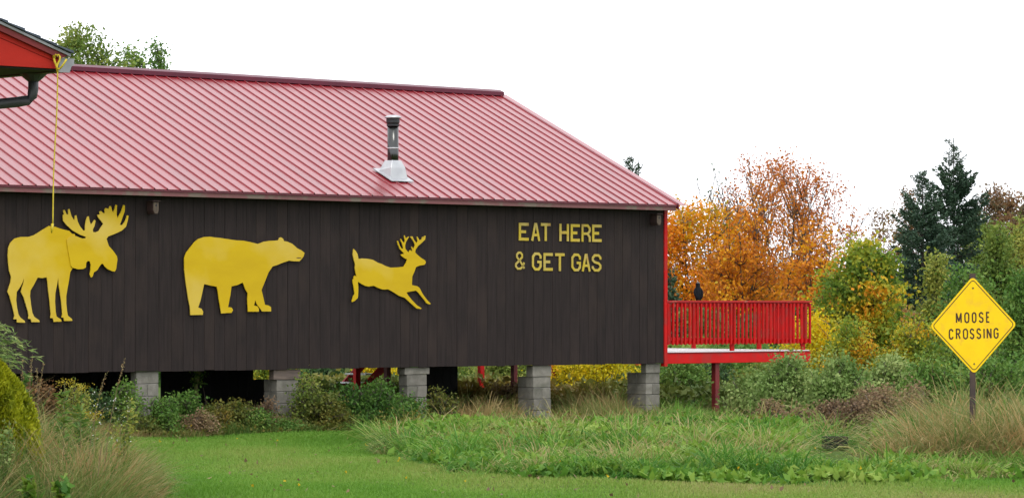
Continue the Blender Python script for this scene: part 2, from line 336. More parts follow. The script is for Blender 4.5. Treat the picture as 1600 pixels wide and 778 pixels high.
def spruce(label, px, Y, ytop, wpx, mat='L_spruce', seed=1, dens=1.0, group=None, leaders=1, zmin=.03, taper=.85):
    r = np.random.default_rng(seed); X = (px - CX) / F * Y; hgt = zat(ytop, Y); R = wpx / F * Y / 2
    root = empty('spruce_tree', (X, Y, -.02), 0, label, 'tree', group)
    mb = MB(); mb.tube([(0, 0, 0), (.01, 0, hgt * .5), (0, 0, hgt * .97)], [hgt * .014, hgt * .008, .006], 7)
    for k in range(leaders - 1): mb.tube([(0, 0, hgt * .82), (.16, .03, hgt * .9), (.2, .03, hgt * .985)], [.02, .012, .004], 5)
    P = []; Dr = []; Sz = []
    z = hgt * zmin
    while z < hgt * .985:
        fr = z / hgt; L0 = R * (1 - fr) ** taper + .05
        nb = int(r.integers(7, 11)) if fr < .8 else 6
        for k in range(nb):
            an = r.uniform(0, 2 * PI); L = L0 * r.uniform(.62, 1.18); el = -.25 + .95 * fr ** 1.5 + r.normal() * .12
            dz = z + r.normal() * .06
            ns = max(4, int(L / .16)); tt = np.linspace(0, 1, ns)
            bx = np.cos(an) * L * tt; by = np.sin(an) * L * tt; bz = dz + L * (math.tan(el) * tt + .22 * tt ** 2)
            mb.tube(list(zip(bx[::max(1, ns // 3)], by[::max(1, ns // 3)], bz[::max(1, ns // 3)])), .008, 3, cap=False)
            m = int(max(8, L * 95 * dens)); t = r.uniform(.12, 1.0, m) ** .8
            q = np.stack([np.cos(an) * L * t, np.sin(an) * L * t, dz + L * (math.tan(el) * t + .22 * t ** 2)], 1)
            sd_ = np.where(r.uniform(0, 1, m) < .5, -1, 1) * r.uniform(0, 1, m) * (.10 + .22 * L * (1.05 - t))
            q[:, 0] += -np.sin(an) * sd_; q[:, 1] += np.cos(an) * sd_; q[:, 2] += -np.abs(sd_) * .35 + r.normal(size=m) * .035
            dd = np.stack([np.cos(an) * np.ones(m) - np.sin(an) * np.sign(sd_) * .7, np.sin(an) * np.ones(m) + np.cos(an) * np.sign(sd_) * .7, np.full(m, math.tan(el) - .1)], 1)
            P.append(q); Dr.append(dd); Sz.append(np.full(m, .13 if fr < .85 else .09))
        z += r.uniform(.13, .24) * (1 if fr < .8 else 1.3)
    for k in range(leaders):
        m = 60; q = np.zeros((m, 3)); q[:, 2] = r.uniform(hgt * .9, hgt, m); q[:, 0] = .2 * k; P.append(q); Dr.append(np.tile([0, 0, 1.], (m, 1)) + r.normal(size=(m, 3)) * .5); Sz.append(np.full(m, .08))
    P = np.concatenate(P); Dr = np.concatenate(Dr); Sz = np.concatenate(Sz)
    mb.build('trunk', M['bark_dark'], root, fixn=False)
    ti = np.clip(waves(P, 1.4, seed) * .5 + r.uniform(0, 1, len(P)) * .5, 0, 1)
    leaves('crown', P, Sz, M[mat], root, ti, dirs=unit(Dr) * 1.3, asp=.38, r=r)
    return root
def blades(name, X, Y, Hh, mat, width=.008, lean=.35, tint=None, parent=None, r=rng, z0=0.0, wind=(0, 0)):
    n = len(X); a = r.uniform(0, 2 * PI, n); l = np.abs(r.normal(size=n)) * lean * Hh + .01
    lx = np.cos(a) * l + wind[0] * Hh; ly = np.sin(a) * l + wind[1] * Hh; b = r.uniform(0, PI, n)
    wx = np.cos(b) * width / 2; wy = np.sin(b) * width / 2; z = np.broadcast_to(z0, (n,))
    P = lambda cx, cy, cz: np.stack([cx, cy, cz], 1)
    V = np.stack([P(X - wx, Y - wy, z - .01), P(X + wx, Y + wy, z - .01), P(X + lx * .35 + wx * .8, Y + ly * .35 + wy * .8, z + Hh * .6), P(X + lx * .35 - wx * .8, Y + ly * .35 - wy * .8, z + Hh * .6), P(X + lx, Y + ly, z + Hh * (1 - .25 * np.minimum(1, l / Hh)))], 1)
    return fast(name, V, [[0, 1, 2, 3], [3, 2, 4]], mat, parent, tint)

def tufts(name, X, Y, Hh, nb, rad, mat, width, tint, r, spread=.6, parent=None, tj=.3):
    n = len(X); idx = np.repeat(np.arange(n), nb); N_ = len(idx)
    a = r.uniform(0, 2 * PI, N_); q = np.sqrt(r.uniform(0, 1, N_)); R_ = rad[idx] if hasattr(rad, '__len__') else rad
    bx = X[idx] + np.cos(a) * q * R_; by = Y[idx] + np.sin(a) * q * R_
    h = Hh[idx] * r.uniform(.45, 1.25, N_); tilt = spread * (.25 + q) * r.uniform(.3, 1.5, N_); drift = r.normal(size=n)[idx] * .25
    a2 = a + r.normal(size=N_) * .7; ux, uy = np.cos(a2) * tilt + drift, np.sin(a2) * tilt
    b = r.uniform(0, PI, N_); w_ = width * r.uniform(.6, 1.3, N_) * .5; wx, wy = np.cos(b) * w_, np.sin(b) * w_; z = gz(bx, by) - .01
    P = lambda t, f_, s_: np.stack([bx + ux * h * t + s_ * wx * f_, by + uy * h * t + s_ * wy * f_, z + h * (t if True else 0) ** .0 * (t * (1.25 - .45 * t * (1 + np.minimum(tilt, 1.4))))], 1)
    V = np.stack([P(0, 1, -1), P(0, 1, 1), P(.45, .9, 1), P(.45, .9, -1), P(.8, .6, 1), P(.8, .6, -1), P(1.05, 0, 0)], 1)
    ti = np.clip(tint[idx] + r.normal(size=N_) * tj * .5, 0, 1)
    return fast(name, V, [[0, 1, 2, 3], [3, 2, 4, 5], [5, 4, 6]], mat, parent, ti)

# ================================================================== SETTING: ground
def gz(X, Y):     # gentle unevenness of the ground
    return .03 * np.sin(X * .5 + 1) * np.sin(Y * .33) + .02 * np.sin(X * 1.3 + Y * .8) - .03
def make_ground():
    xs = np.concatenate([[-900, -300, -120], np.linspace(-40, 40, 81), [120, 300, 900]])
    ys = np.concatenate([[-300, -60], np.linspace(0, 140, 141), [200, 400, 1200, 2500]])
    XX, YY = np.meshgrid(xs, ys); ZZ = gz(XX, YY); V = np.stack([XX, YY, ZZ], -1).reshape(-1, 3)
    nx = len(xs); f = []
    for j in range(len(ys) - 1):
        for i in range(nx - 1): f.append((j * nx + i, j * nx + i + 1, (j + 1) * nx + i + 1, (j + 1) * nx + i))
    me = bpy.data.meshes.new('ground'); me.from_pydata(V.tolist(), [], f); me.polygons.foreach_set('use_smooth', np.ones(len(f), bool))
    me.materials.append(surf('turf_soil', (.06, .13, .02), (.08, .095, .03), rough=1, spec=.05, scale=(.8, .8, .8), bump=.5, bscale=25, dirt=(.055, .085, .02), dirt_scale=4, bdist=.03))
    tag(link('ground', me), kind='structure')
make_ground()

# ================================================================== THE LONG BUILDING
WB, WT, EZ, OV = 1.03, 3.93, 3.995, .30       # wall foot, wall head, roof edge height, eave overhang
ULEFT = -18.6; RV, RZ = 4.66, 6.285            # ridge v and z
PITCH = (RZ - EZ) / (RV + OV)
barn = empty('long_building', (C2[0], C2[1], 0), A, 'long dark brown board building with red ribbed metal roof, raised on block piers', 'building')
# wall boards, one by one
def add_boards():
    x = -.04; k = 0
    while x > ULEFT:
        w_ = random.uniform(.205, .25); g = .0045
        o = random.uniform(0, .005); bz = WB + random.uniform(-.008, .008)
        MB().box(x - w_ + g, x, -.022 - o, 0, bz, WT).build('board', M['board'], barn, bevel=.002)
        x -= w_; k += 1
    return x
xl = add_boards()
MB().box(xl + .02, -.03, .003, .05, WB + .02, WT - .01).build('sheathing', M['black_board'], barn)
MB().box(xl + .05, -.05, .06, 8.78, WB + .03, WB + .25).build('floor_frame', M['black_board'], barn)
# end wall and rear wall (seen from the side only)
gp = [(.06, WB), (8.78, WB), (8.78, WT), (RV - .2, WT + (RV - .2) * PITCH - .06), (.06, WT)]
MB().prism(gp, -.045, 0, 'yz').build('end_wall', M['board'], barn)
MB().prism(gp, xl, xl + .045, 'yz').build('end_wall', M['board'], barn)
MB().box(xl, 0, 8.79, 8.84, WB, WT).build('rear_wall', M['board'], barn)
MB().box(-.038, .045, -.045, .06, WB - .06, WT - .02).build('corner_trim', M['red'], barn, bevel=.004)
# soffit, fascia, drip edge
UR = .05
MB().box(xl - .1, UR - .03, -OV + .05, 0, EZ - .10, EZ - .085).build('soffit', M['soffit'], barn)
MB().box(xl - .1, UR - .02, -OV + .02, -OV + .05, EZ - .125, EZ - .03).build('fascia', M['fascia'], barn, bevel=.003)
MB().box(xl - .1, UR, -OV - .006, -OV + .018, EZ - .052, EZ - .004).build('drip_edge', M['trim_metal'], barn)
# roof panels, one rib bay each
RP = .2565
def panel_mesh():
    sec = [(0, 0), (.002, .0195), (.015, .023), (.030, 0), (.110, 0), (.121, .0012), (.127, .0012), (.138, 0), (.178, 0), (.188, .0012), (.194, .0012), (.206, 0), (RP - .0005, 0)]
    L0, L1 = -OV - .03, RV - .03; me = bpy.data.meshes.new('roof_panel'); v = []; f = []
    n = len(sec)
    for vv in (L0, L1):
        zc = EZ + (vv + OV) * PITCH
        for (x, h) in sec: v.append((x, vv, zc + h))
    for i in range(n - 1): f.append((i, i + 1, n + i + 1, n + i))
    for (x, h) in sec: v.append((x, L0, EZ + (L0 + OV) * PITCH + h - .008))
    for i in range(n - 1): f.append((2 * n + i, 2 * n + i + 1, i + 1, i))
    me.from_pydata(v, [], f); me.materials.append(M['roof']); return me
pm = panel_mesh(); u = UR - .058; npan = 0
mbs = MB()
while u > xl - .3:
    o = link('roof_panel', pm, barn, (u, 0, 0)); npan += 1
    for sv in np.linspace(.05, 4.2, 6):
        q = sv + .02 * math.sin(u * 7); z = EZ + (q + OV) * PITCH + .016; mbs.box(u + .004, u + .012, q, q + .014, z, z + .006)
    u -= RP
tag(mbs.build('screws', M['trim_metal'], barn, fixn=False), kind='stuff')
ul = u + RP
MB().prism([(-OV - .03, EZ - .11), (-OV - .03, EZ + .004), (RV, RZ + .012), (RV, RZ - .10)], UR - .004, UR + .008, 'yz').build('rake_trim', M['trim_metal'], barn)
MB().prism([(RV + .0, RZ - .004), (2 * RV + OV, EZ - .004), (2 * RV + OV, EZ + .02), (RV, RZ + .02)], ul, UR, 'yz').build('rear_roof', M['roof'], barn)
cw = .13
fz = RZ - (cw + .03) * PITCH
MB().prism([(RV - cw - .03, fz + .022), (RV - cw - .026, fz + .10), (RV - .03, RZ + .075), (RV + .03, RZ + .075), (RV + cw + .026, fz + .10), (RV + cw + .03, fz + .022), (RV + cw, fz + .024), (RV, RZ + .022), (RV - cw, fz + .024)], ul - .02, UR + .03, 'yz').build('ridge_cap', M['cap_metal'], barn, bevel=.003)

def roof_at(px, py):           # where a sight line meets the front roof slope
    lo = None
    for v in np.linspace(-OV, RV, 3000):
        u_, z_ = wall_uz(px, py, v)
        if abs(z_ - (EZ + (v + OV) * PITCH)) < .004: return u_, v, z_
cu, cv, cz = roof_at(614, 276)
# stove pipe
zt = wall_uz(614, 181, cv)[1]
ch = MB().lathe([(.098, cz - .1), (.098, zt - .16)], 28, (cu, cv)).build('stove_pipe', M['steel'], barn, smooth=False)
ch.data.polygons.foreach_set('use_smooth', np.ones(len(ch.data.polygons), bool))
zm = wall_uz(614, 232, cv)[1]
MB().lathe([(.101, zm - .012), (.104, zm), (.101, zm + .012)], 28, (cu, cv)).build('pipe_band', M['galv'], ch, smooth=True)
MB().lathe([(.101, zt - .19), (.112, zt - .18), (.112, zt - .155), (.095, zt - .15)], 28, (cu, cv)).build('pipe_collar', M['soot'], ch)
MB().lathe([(.10, zt - .15), (.118, zt - .12), (.118, zt - .05), (.10, zt - .04)], 28, (cu, cv)).build('cap_screen', M['soot'], ch)
MB().lathe([(.145, zt - .045), (.148, zt - .03), (.12, zt - .008), (.06, zt + .008), (.01, zt + .012)], 28, (cu, cv)).build('rain_cap', M['galv'], ch, smooth=True)
zc = wall_uz(614, 251, cv)[1]      # cone top
fl = MB()
rings = [(.125, .13, zc, 0), (.15, .16, zc - .14, -.02)]
n = 4
def quad_ring(m, hx, v0, v1, zf, c):
    b = len(m.v)
    for (x, v) in ((-hx, v0), (hx, v0), (hx, v1), (-hx, v1)): m.v.append(Vector((c[0] + x, c[1] + v, zf(c[1] + v))))
    return b
rz_ = lambda v: EZ + (v + OV) * PITCH + .03
c = (cu, cv)
b0 = quad_ring(fl, .20, -.17, .17, rz_, c); b1 = quad_ring(fl, .165, -.145, .145, lambda v: zc - .13, c); b2 = quad_ring(fl, .105, -.105, .105, lambda v: zc, c)
for (p, q) in ((b0, b1), (b1, b2)):
    for i in range(4): j = (i + 1) % 4; fl.f.append([p + i, p + j, q + j, q + i])
fl.f.append([b2, b2 + 1, b2 + 2, b2 + 3])
fl.build('flashing_cone', M['galv'], ch, bevel=.006)
fp = MB(); b0 = quad_ring(fp, .26, -.26, .24, rz_, c); b1 = quad_ring(fp, .26, -.26, .24, lambda v: rz_(v) + .012, c)
fp.f += [[b0, b0 + 1, b0 + 2, b0 + 3], [b1 + 3, b1 + 2, b1 + 1, b1]] + [[b0 + i, b0 + (i + 1) % 4, b1 + (i + 1) % 4, b1 + i] for i in range(4)]
fp.build('flashing_plate', M['galv'], ch)

# nest boxes under the eave
def nestbox(px, py, label):
    u_, z_ = wall_uz(px, py, -.2)
    r_ = empty('nest_box', (*world(u_, -.035), z_), A, label, 'box', 'small wooden boxes under the eave')
    MB().prism([(-.055, .09), (-.06, -.05), (-.035, -.11), (.035, -.11), (.06, -.05), (.055, .09)], -.17, 0).build('box_body', M['nestbox'], r_, bevel=.003)
    MB().prism([(-.048, .08), (-.052, -.045), (-.03, -.1), (.03, -.1), (.052, -.045), (.048, .08)], -.182, -.171).build('front_plate', M['nestface'], r_)
    MB().box(-.075, .075, -.21, .01, .092, .108).build('lid', M['nestbox'], r_, bevel=.003)
    h = MB().tube([(0, -.186, .03), (0, -.178, .03)], .017, 12).build('entrance_hole', M['soffit'], r_)
nestbox(243, 324, 'small wooden box with pale face under the eave, above and right of the moose')
nestbox(1029, 343, 'small wooden box with pale face under the eave at the red corner trim')

# piers
def pier(name_label, blocks, vfront, w_u, dep, cap=None, ptop=None):
    pass
def make_pier(label, pxl, pxr, depth, top=None, cap=None):
    v0 = .03
    u0 = wall_u(pxl, v0)[0]; u1 = wall_u(pxr, v0)[0]
    ctr = ((u0 + u1) / 2, v0 + depth / 2)
    r_ = empty('block_pier', (*world(*ctr), 0), A, label, 'pier', 'concrete block piers under the long building')
    hw, hd = (u1 - u0) / 2, depth / 2
    z = WB - .005
    if cap:
        ch_, cu0, cu1, cm, cd = cap
        a0 = wall_u(cu0, v0)[0] - ctr[0]; a1 = wall_u(cu1, v0)[0] - ctr[0]
        MB().box(a0, a1, -hd - .012, -hd + cd, z - ch_, z, jit=.003).build('block' if cm == 'block' else 'timber_pad', M[cm], r_, bevel=.006); z -= ch_ + .004
    k = 0
    while z > -.15:
        j = .006; h_ = .193; g = .004
        dx = random.uniform(-j, j); dv = random.uniform(-j, j)
        if k % 2:     # two blocks side by side along u
            MB().box(-hw + dx, dx - g, -hd + dv, hd, z - h_, z).build('block', M['block'], r_, bevel=.006)
            MB().box(dx + g, hw + dx, -hd + dv * .5, hd, z - h_, z).build('block', M['block'], r_, bevel=.006)
        else:
            MB().box(-hw + dx, hw + dx, -hd + dv, -g, z - h_, z).build('block', M['block'], r_, bevel=.006)
            MB().box(-hw + dx, hw + dx, g, hd, z - h_, z).build('block', M['block'], r_, bevel=.006)
        z -= h_ + .010; k += 1
    MB().box(-hw + .015, hw - .015, -hd + .015, hd - .015, -.1, WB - .21 if cap else WB - .02).build('mortar', M['mortar'], r_)
make_pier('leftmost block pier, below and right of the bear\'s left, with a smooth pale top block', 213, 248, .16)
make_pier('block pier with a brown timber pad on top, beneath the bear\'s head', 433, 467, .36, cap=(.17, 427, 469, 'old_wood', .12))
make_pier('block pier with a wider pale block on top, below the leaping deer', 636, 667, .22, cap=(.12, 632, 670.5, 'block', .2))
make_pier('block pier with a narrow top block, below the painted words', 834, 861, .42, cap=(.20, 832, 861, 'block', .17))
make_pier('rightmost block pier, at the building corner beside the red deck', 1009.5, 1031, .50, cap=(.17, 1008.5, 1031, 'block', .12))
# rear piers and skirting boards in the dark
def skirt(px0, px1, ztop, label, v=8.5):
    u0 = wall_u(px0, v)[0]; u1 = wall_u(px1, v)[0]
    r_ = empty('skirting_panel', (*world(u0, v), 0), A, label, 'panel')
    x = 0
    while x < u1 - u0:
        w_ = min(random.uniform(.2, .26), u1 - u0 - x)
        if w_ > .03: MB().box(x, x + w_ - .006, 0, .025, -.05, ztop + random.uniform(-.01, .01)).build('board', M['black_board'], r_)
        x += w_
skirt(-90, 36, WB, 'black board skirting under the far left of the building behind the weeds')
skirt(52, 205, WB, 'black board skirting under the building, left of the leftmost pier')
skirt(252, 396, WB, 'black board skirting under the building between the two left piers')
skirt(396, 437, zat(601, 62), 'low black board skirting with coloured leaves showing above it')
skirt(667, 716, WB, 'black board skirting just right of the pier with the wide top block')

# wall lettering --------------------------------------------------------
def ribbon(pts, w_, closed=False):
    pts = [Vector(p) for p in pts]; n = len(pts); L, R = [], []
    for i, p in enumerate(pts):
        if closed: a = (p - pts[i - 1]).normalized(); b = (pts[(i + 1) % n] - p).normalized()
        else:
            a = (p - pts[i - 1]).normalized() if i else None; b = (pts[i + 1] - p).normalized() if i < n - 1 else None
            a = a or b; b = b or a
        na, nb = Vector((-a.y, a.x)), Vector((-b.y, b.x)); m = (na + nb)
        m = m.normalized() if m.length > 1e-6 else na
        k = w_ / 2 / max(.5, m.dot(na)); L.append(p + m * k); R.append(p - m * k)
    return L, R
def add_ribbon(mb, pts, w_, y0, y1, closed=False):
    L, R = ribbon(pts, w_, closed); b = len(mb.v); n = len(L)
    for y in (y0, y1):
        for q in L: mb.v.append(Vector((q.x, y, q.y)))
        for q in R: mb.v.append(Vector((q.x, y, q.y)))
    for i in range(n if closed else n - 1):
        j = (i + 1) % n
        mb.f += [[b + i, b + j, b + n + j, b + n + i], [b + 2 * n + i, b + 2 * n + n + i, b + 3 * n + j, b + 2 * n + j], [b + i, b + 2 * n + i, b + 2 * n + j, b + j], [b + n + i, b + n + j, b + 3 * n + j, b + 3 * n + i]]
    if not closed:
        mb.f += [[b, b + n, b + 3 * n, b + 2 * n], [b + n - 1, b + 2 * n + n - 1, b + 4 * n - 1, b + 2 * n - 1]]
def arc(cx, cy, rx, ry, a0, a1, n=8): return [(cx + rx * math.cos(math.radians(a0 + (a1 - a0) * i / n)), cy + ry * math.sin(math.radians(a0 + (a1 - a0) * i / n))) for i in range(n + 1)]
BLOCK = {
 'E': [([(1, 1), (0, 1), (0, 0), (1, 0)], 0), ([(.0, .5), (.78, .5)], 0)],
 'A': [([(0, 0), (.42, 1), (.58, 1), (1, 0)], 0), ([(.16, .3), (.84, .3)], 0)],
 'T': [([(0, 1), (1, 1)], 0), ([(.5, 1), (.5, 0)], 0)],
 'H': [([(0, 0), (0, 1)], 0), ([(1, 0), (1, 1)], 0), ([(0, .5), (1, .5)], 0)],
 'R': [([(0, 0), (0, 1), (.72, 1), (1, .82), (1, .64), (.74, .46), (0, .46)], 0), ([(.66, .46), (1, .22), (1, 0)], 0)],
 'G': [([(1, .68), (1, .84), (.75, 1), (.28, 1), (0, .8), (0, .2), (.28, 0), (.75, 0), (1, .18), (1, .47), (.58, .47)], 0)],
 'S': [([(1, .72), (1, .84), (.74, 1), (.26, 1), (0, .82), (0, .68), (.22, .55), (.78, .46), (1, .32), (1, .16), (.74, 0), (.26, 0), (0, .16), (0, .28)], 0)],
 '&': [([(1, .02), (.55, .42), (.12, .72), (.12, .88), (.32, 1), (.55, 1), (.74, .88), (.74, .72), (.4, .5), (0, .28), (0, .14), (.2, 0), (.55, 0), (.78, .12), (1, .38)], 0)],
}
o0 = world(wall_u(870, 0)[0], 0)
uo = wall_u(870, 0)[0]
let = empty('wall_lettering', (*o0, 2.8), A, 'yellow block letters reading EAT HERE & GET GAS on the dark wall', 'lettering')
Z8 = 8.647
rows = [[('E', 92, 225, 70, 312), ('A', 260, 380, 72, 316), ('T', 390, 520, 74, 317), ('H', 640, 768, 84, 320), ('E', 793, 915, 88, 326), ('R', 940, 1062, 90, 328), ('E', 1083, 1210, 94, 330)],
        [('&', 42, 176, 458, 704), ('G', 270, 398, 470, 715), ('E', 425, 550, 477, 718), ('T', 582, 710, 480, 722), ('G', 803, 930, 484, 725), ('A', 943, 1060, 488, 727), ('S', 1078, 1207, 492, 729)]]
VL = -.040
for row in rows:
    for (chh, x0, x1, y0, y1) in row:
        ua, zt_ = wall_uz(800 + x0 / Z8, 340 + y0 / Z8, VL); ub, zb_ = wall_uz(800 + x1 / Z8, 340 + y1 / Z8, VL)
        sw = .038 if chh == '&' else .046 if chh in 'GSRA' else .052; mb = MB(); ua -= uo; ub -= uo; zt_ -= 2.8; zb_ -= 2.8
        for si, (pts, cl) in enumerate(BLOCK[chh]):
            mb_pts = [(ua + sw / 2 + p[0] * (ub - ua - sw), zb_ + sw / 2 + p[1] * (zt_ - zb_ - sw)) for p in pts]
            if chh in 'T' and si == 0: mb_pts = [(ua, zt_ - sw / 2), (ub, zt_ - sw / 2)]
            if chh == 'T' and si == 1: mb_pts = [(mb_pts[0][0], zt_ - sw), (mb_pts[1][0], zb_)]
            if chh in 'E' and si == 0: mb_pts[0] = (ub, mb_pts[0][1]); mb_pts[-1] = (ub, mb_pts[-1][1])
            if chh in 'HA' and si < (2 if chh == 'H' else 1): mb_pts = [(p[0], zb_ if q[1] == 0 else (zt_ if (q[1] == 1 and chh == 'H') else p[1])) for p, q in zip(mb_pts, pts)]
            if chh == 'R': mb_pts = [(p[0], zb_ if q[1] == 0 else p[1]) for p, q in zip(mb_pts, pts)]
            e = .0006 * si
            add_ribbon(mb, mb_pts, sw, VL - .004 - e, VL + .006 + e)
        mb.build('letter', M['letter'], let, fixn=True)

# plywood animals --------------------------------------------------------
def tr(pts, ox, oy, s): return [(ox + x / s, oy + y / s) for x, y in pts]
moose_body = tr([(535, 118), (515, 116), (495, 95), (440, 82), (395, 66), (350, 60), (320, 78), (285, 100), (245, 125), (205, 138), (150, 138), (105, 150), (75, 180), (60, 215), (56, 270), (60, 330), (66, 380), (80, 425), (75, 465), (60, 510), (54, 530), (68, 560), (85, 620), (100, 680), (104, 700), (98, 725), (120, 725), (122, 748), (180, 750), (178, 738), (145, 712), (132, 690), (122, 640), (116, 590), (120, 530), (145, 495), (162, 460), (172, 430), (168, 465), (155, 510), (150, 530), (170, 570), (185, 620), (200, 670), (205, 700), (202, 722), (222, 724), (226, 746), (284, 746), (280, 732), (245, 708), (232, 680), (222, 620), (215, 560), (218, 520), (240, 485), (258, 450), (270, 428), (300, 432), (335, 426), (340, 460), (345, 520), (352, 570), (358, 630), (364, 690), (360, 716), (380, 718), (384, 744), (440, 742), (438, 728), (405, 706), (398, 670), (394, 600), (396, 540), (408, 480), (416, 430), (420, 480), (430, 540), (438, 600), (444, 660), (446, 690), (440, 712), (455, 714), (460, 738), (518, 736), (514, 722), (486, 700), (480, 670), (474, 610), (474, 560), (484, 500), (495, 440), (502, 390), (520, 360), (545, 345), (550, 200)], 0, 340, 4.575)
moose_head = tr([(148, 385), (150, 430), (165, 520), (185, 630), (200, 648), (250, 662), (300, 660), (325, 645), (328, 600), (345, 583), (362, 590), (370, 620), (368, 670), (360, 710), (372, 740), (388, 730), (400, 690), (430, 672), (450, 640), (470, 612), (485, 612), (500, 635), (530, 662), (570, 680), (595, 684), (608, 660), (620, 570), (615, 540), (580, 490), (540, 445), (525, 400), (518, 378), (535, 355), (600, 330), (660, 302), (700, 265), (718, 200), (724, 162), (710, 158), (690, 215), (665, 250), (642, 248), (660, 200), (688, 120), (690, 65), (674, 62), (655, 120), (620, 185), (612, 150), (616, 65), (602, 60), (592, 100), (580, 130), (572, 120), (560, 75), (548, 72), (535, 100), (525, 95), (510, 90), (498, 105), (502, 135), (490, 140), (465, 118), (450, 125), (455, 150), (430, 155), (440, 180), (470, 215), (488, 240), (465, 270), (445, 305), (415, 318), (392, 314), (390, 290), (405, 260), (416, 210), (404, 200), (385, 230), (372, 245), (360, 215), (352, 168), (338, 170), (325, 205), (318, 250), (316, 300), (300, 300), (270, 262), (248, 215), (236, 158), (222, 160), (220, 195), (214, 205), (190, 165), (172, 100), (158, 102), (160, 150), (145, 150), (126, 108), (112, 112), (120, 150), (108, 155), (112, 210), (145, 250), (200, 300), (270, 340), (322, 358), (325, 372), (290, 375), (240, 355), (205, 345), (165, 365)], 80, 310, 5.985)
bearL, bearR = (280, 360, 5.56), (370, 360, 5.555)
bear = tr([(270, 55), (300, 60), (360, 66), (420, 75), (450, 80)], *bearL) + tr([(0, 86), (60, 90), (120, 102), (185, 118), (235, 98), (290, 90), (345, 88), (362, 85), (370, 65), (385, 60), (402, 72), (410, 92), (440, 98), (480, 115), (512, 142), (520, 152), (560, 172), (588, 195), (580, 225), (565, 245), (545, 268), (500, 268), (455, 262), (400, 280), (350, 300), (312, 312), (275, 365), (250, 430), (215, 515), (228, 570), (245, 645), (275, 650), (297, 665), (298, 702), (220, 702), (205, 680), (175, 640), (160, 605), (150, 650), (180, 658), (192, 680), (192, 704), (98, 704), (92, 600), (95, 545), (75, 510), (52, 452), (0, 475)], *bearR) + tr([(455, 485), (445, 560), (425, 665), (455, 668), (468, 690), (455, 714), (365, 720), (358, 670), (345, 600), (335, 520), (325, 488), (270, 478), (218, 465), (205, 520), (185, 610), (165, 668), (195, 680), (208, 705), (206, 732), (98, 734), (94, 668), (80, 600), (68, 520), (56, 440), (45, 340), (44, 240), (60, 195), (95, 150), (130, 105), (165, 75), (215, 58)], *bearL)
dL, dR = (540, 380, 7.775), (600, 360, 5.985)
deer = tr([(98, 68), (120, 90), (145, 130), (158, 192), (200, 184), (260, 188), (330, 200), (390, 235), (440, 252), (490, 278), (535, 292)], *dL) + tr([(60, 347), (130, 345), (185, 338), (205, 305), (218, 270), (195, 262), (165, 240), (155, 225), (190, 218), (180, 208), (150, 175), (130, 130), (122, 98), (132, 98), (148, 145), (172, 178), (180, 165), (170, 125), (152, 85), (158, 78), (172, 100), (188, 120), (196, 95), (186, 48), (194, 46), (205, 78), (225, 60), (236, 58), (222, 80), (205, 110), (198, 140), (200, 170), (215, 190), (232, 208), (240, 185), (250, 185), (262, 200), (265, 185), (255, 155), (262, 152), (275, 175), (290, 140), (280, 110), (262, 80), (244, 58), (268, 56), (278, 85), (298, 110), (305, 120), (315, 100), (305, 58), (315, 60), (332, 92), (352, 85), (360, 60), (368, 60), (368, 75), (380, 50), (390, 52), (385, 85), (350, 120), (320, 145), (295, 180), (292, 205), (310, 225), (345, 255), (385, 280), (392, 300), (380, 320), (330, 330), (300, 342), (285, 385), (265, 430), (262, 490), (262, 510), (315, 522), (335, 540), (360, 590), (400, 645), (438, 685), (428, 690), (400, 682), (365, 635), (320, 580), (300, 562), (250, 570), (210, 578), (225, 605), (262, 650), (310, 700), (352, 726), (345, 734), (305, 728), (250, 680), (195, 630), (140, 610), (80, 572), (40, 550)], *dR) + tr([(466, 562), (440, 558), (390, 540), (345, 516), (310, 520), (285, 526), (240, 518), (200, 498), (150, 466), (155, 540), (152, 640), (148, 665), (110, 700), (78, 714), (76, 700), (95, 640), (110, 615), (100, 540), (88, 480), (85, 442), (98, 435), (100, 405), (112, 393), (135, 405), (122, 360), (112, 300), (118, 262), (100, 200), (88, 140), (92, 90)], *dL)
def cutout(name, label, parts, cpx, cpy, v0):
    cu_, cz_ = wall_uz(cpx, cpy, v0)
    r_ = empty(name, (*world(cu_, v0), cz_), A, label, 'cutout sign')
    for (pn, poly, dv, th, m) in parts:
        q = []
        for (x, y) in poly:
            a, z = wall_uz(x, y, v0 + dv - th); q.append((a - cu_, z - cz_))
        MB().prism(q, dv - th, dv).build(pn, M[m], r_)
    return r_
cutout('moose_cutout', 'flat yellow standing moose with broad antlers mounted on the dark wall', [('body', moose_body, 0, .014, 'yellow'), ('head', moose_head, -.016, .012, 'yellow')], 90, 420, -.055)
# the faded neck board
bc = cutout('bear_cutout', 'flat yellow walking bear silhouette mounted on the dark wall', [('body', bear, 0, .014, 'yellow')], 370, 430, -.055)
cu_, cz_ = wall_uz(370, 430, -.055)
ms = [(515, 238), (530, 234), (560, 236), (560, 242), (530, 242)]
q = []
for (x, y) in tr(ms, *bearR):
    a, z = wall_uz(x, y, -.072); q.append((a - cu_, z - cz_))
MB().prism(q, -.017, -.0142).build('mouth', M['slit'], bc)
cutout('deer_cutout', 'flat yellow leaping deer with antlers mounted on the dark wall', [('body', deer, 0, .014, 'yellow')], 610, 430, -.055)

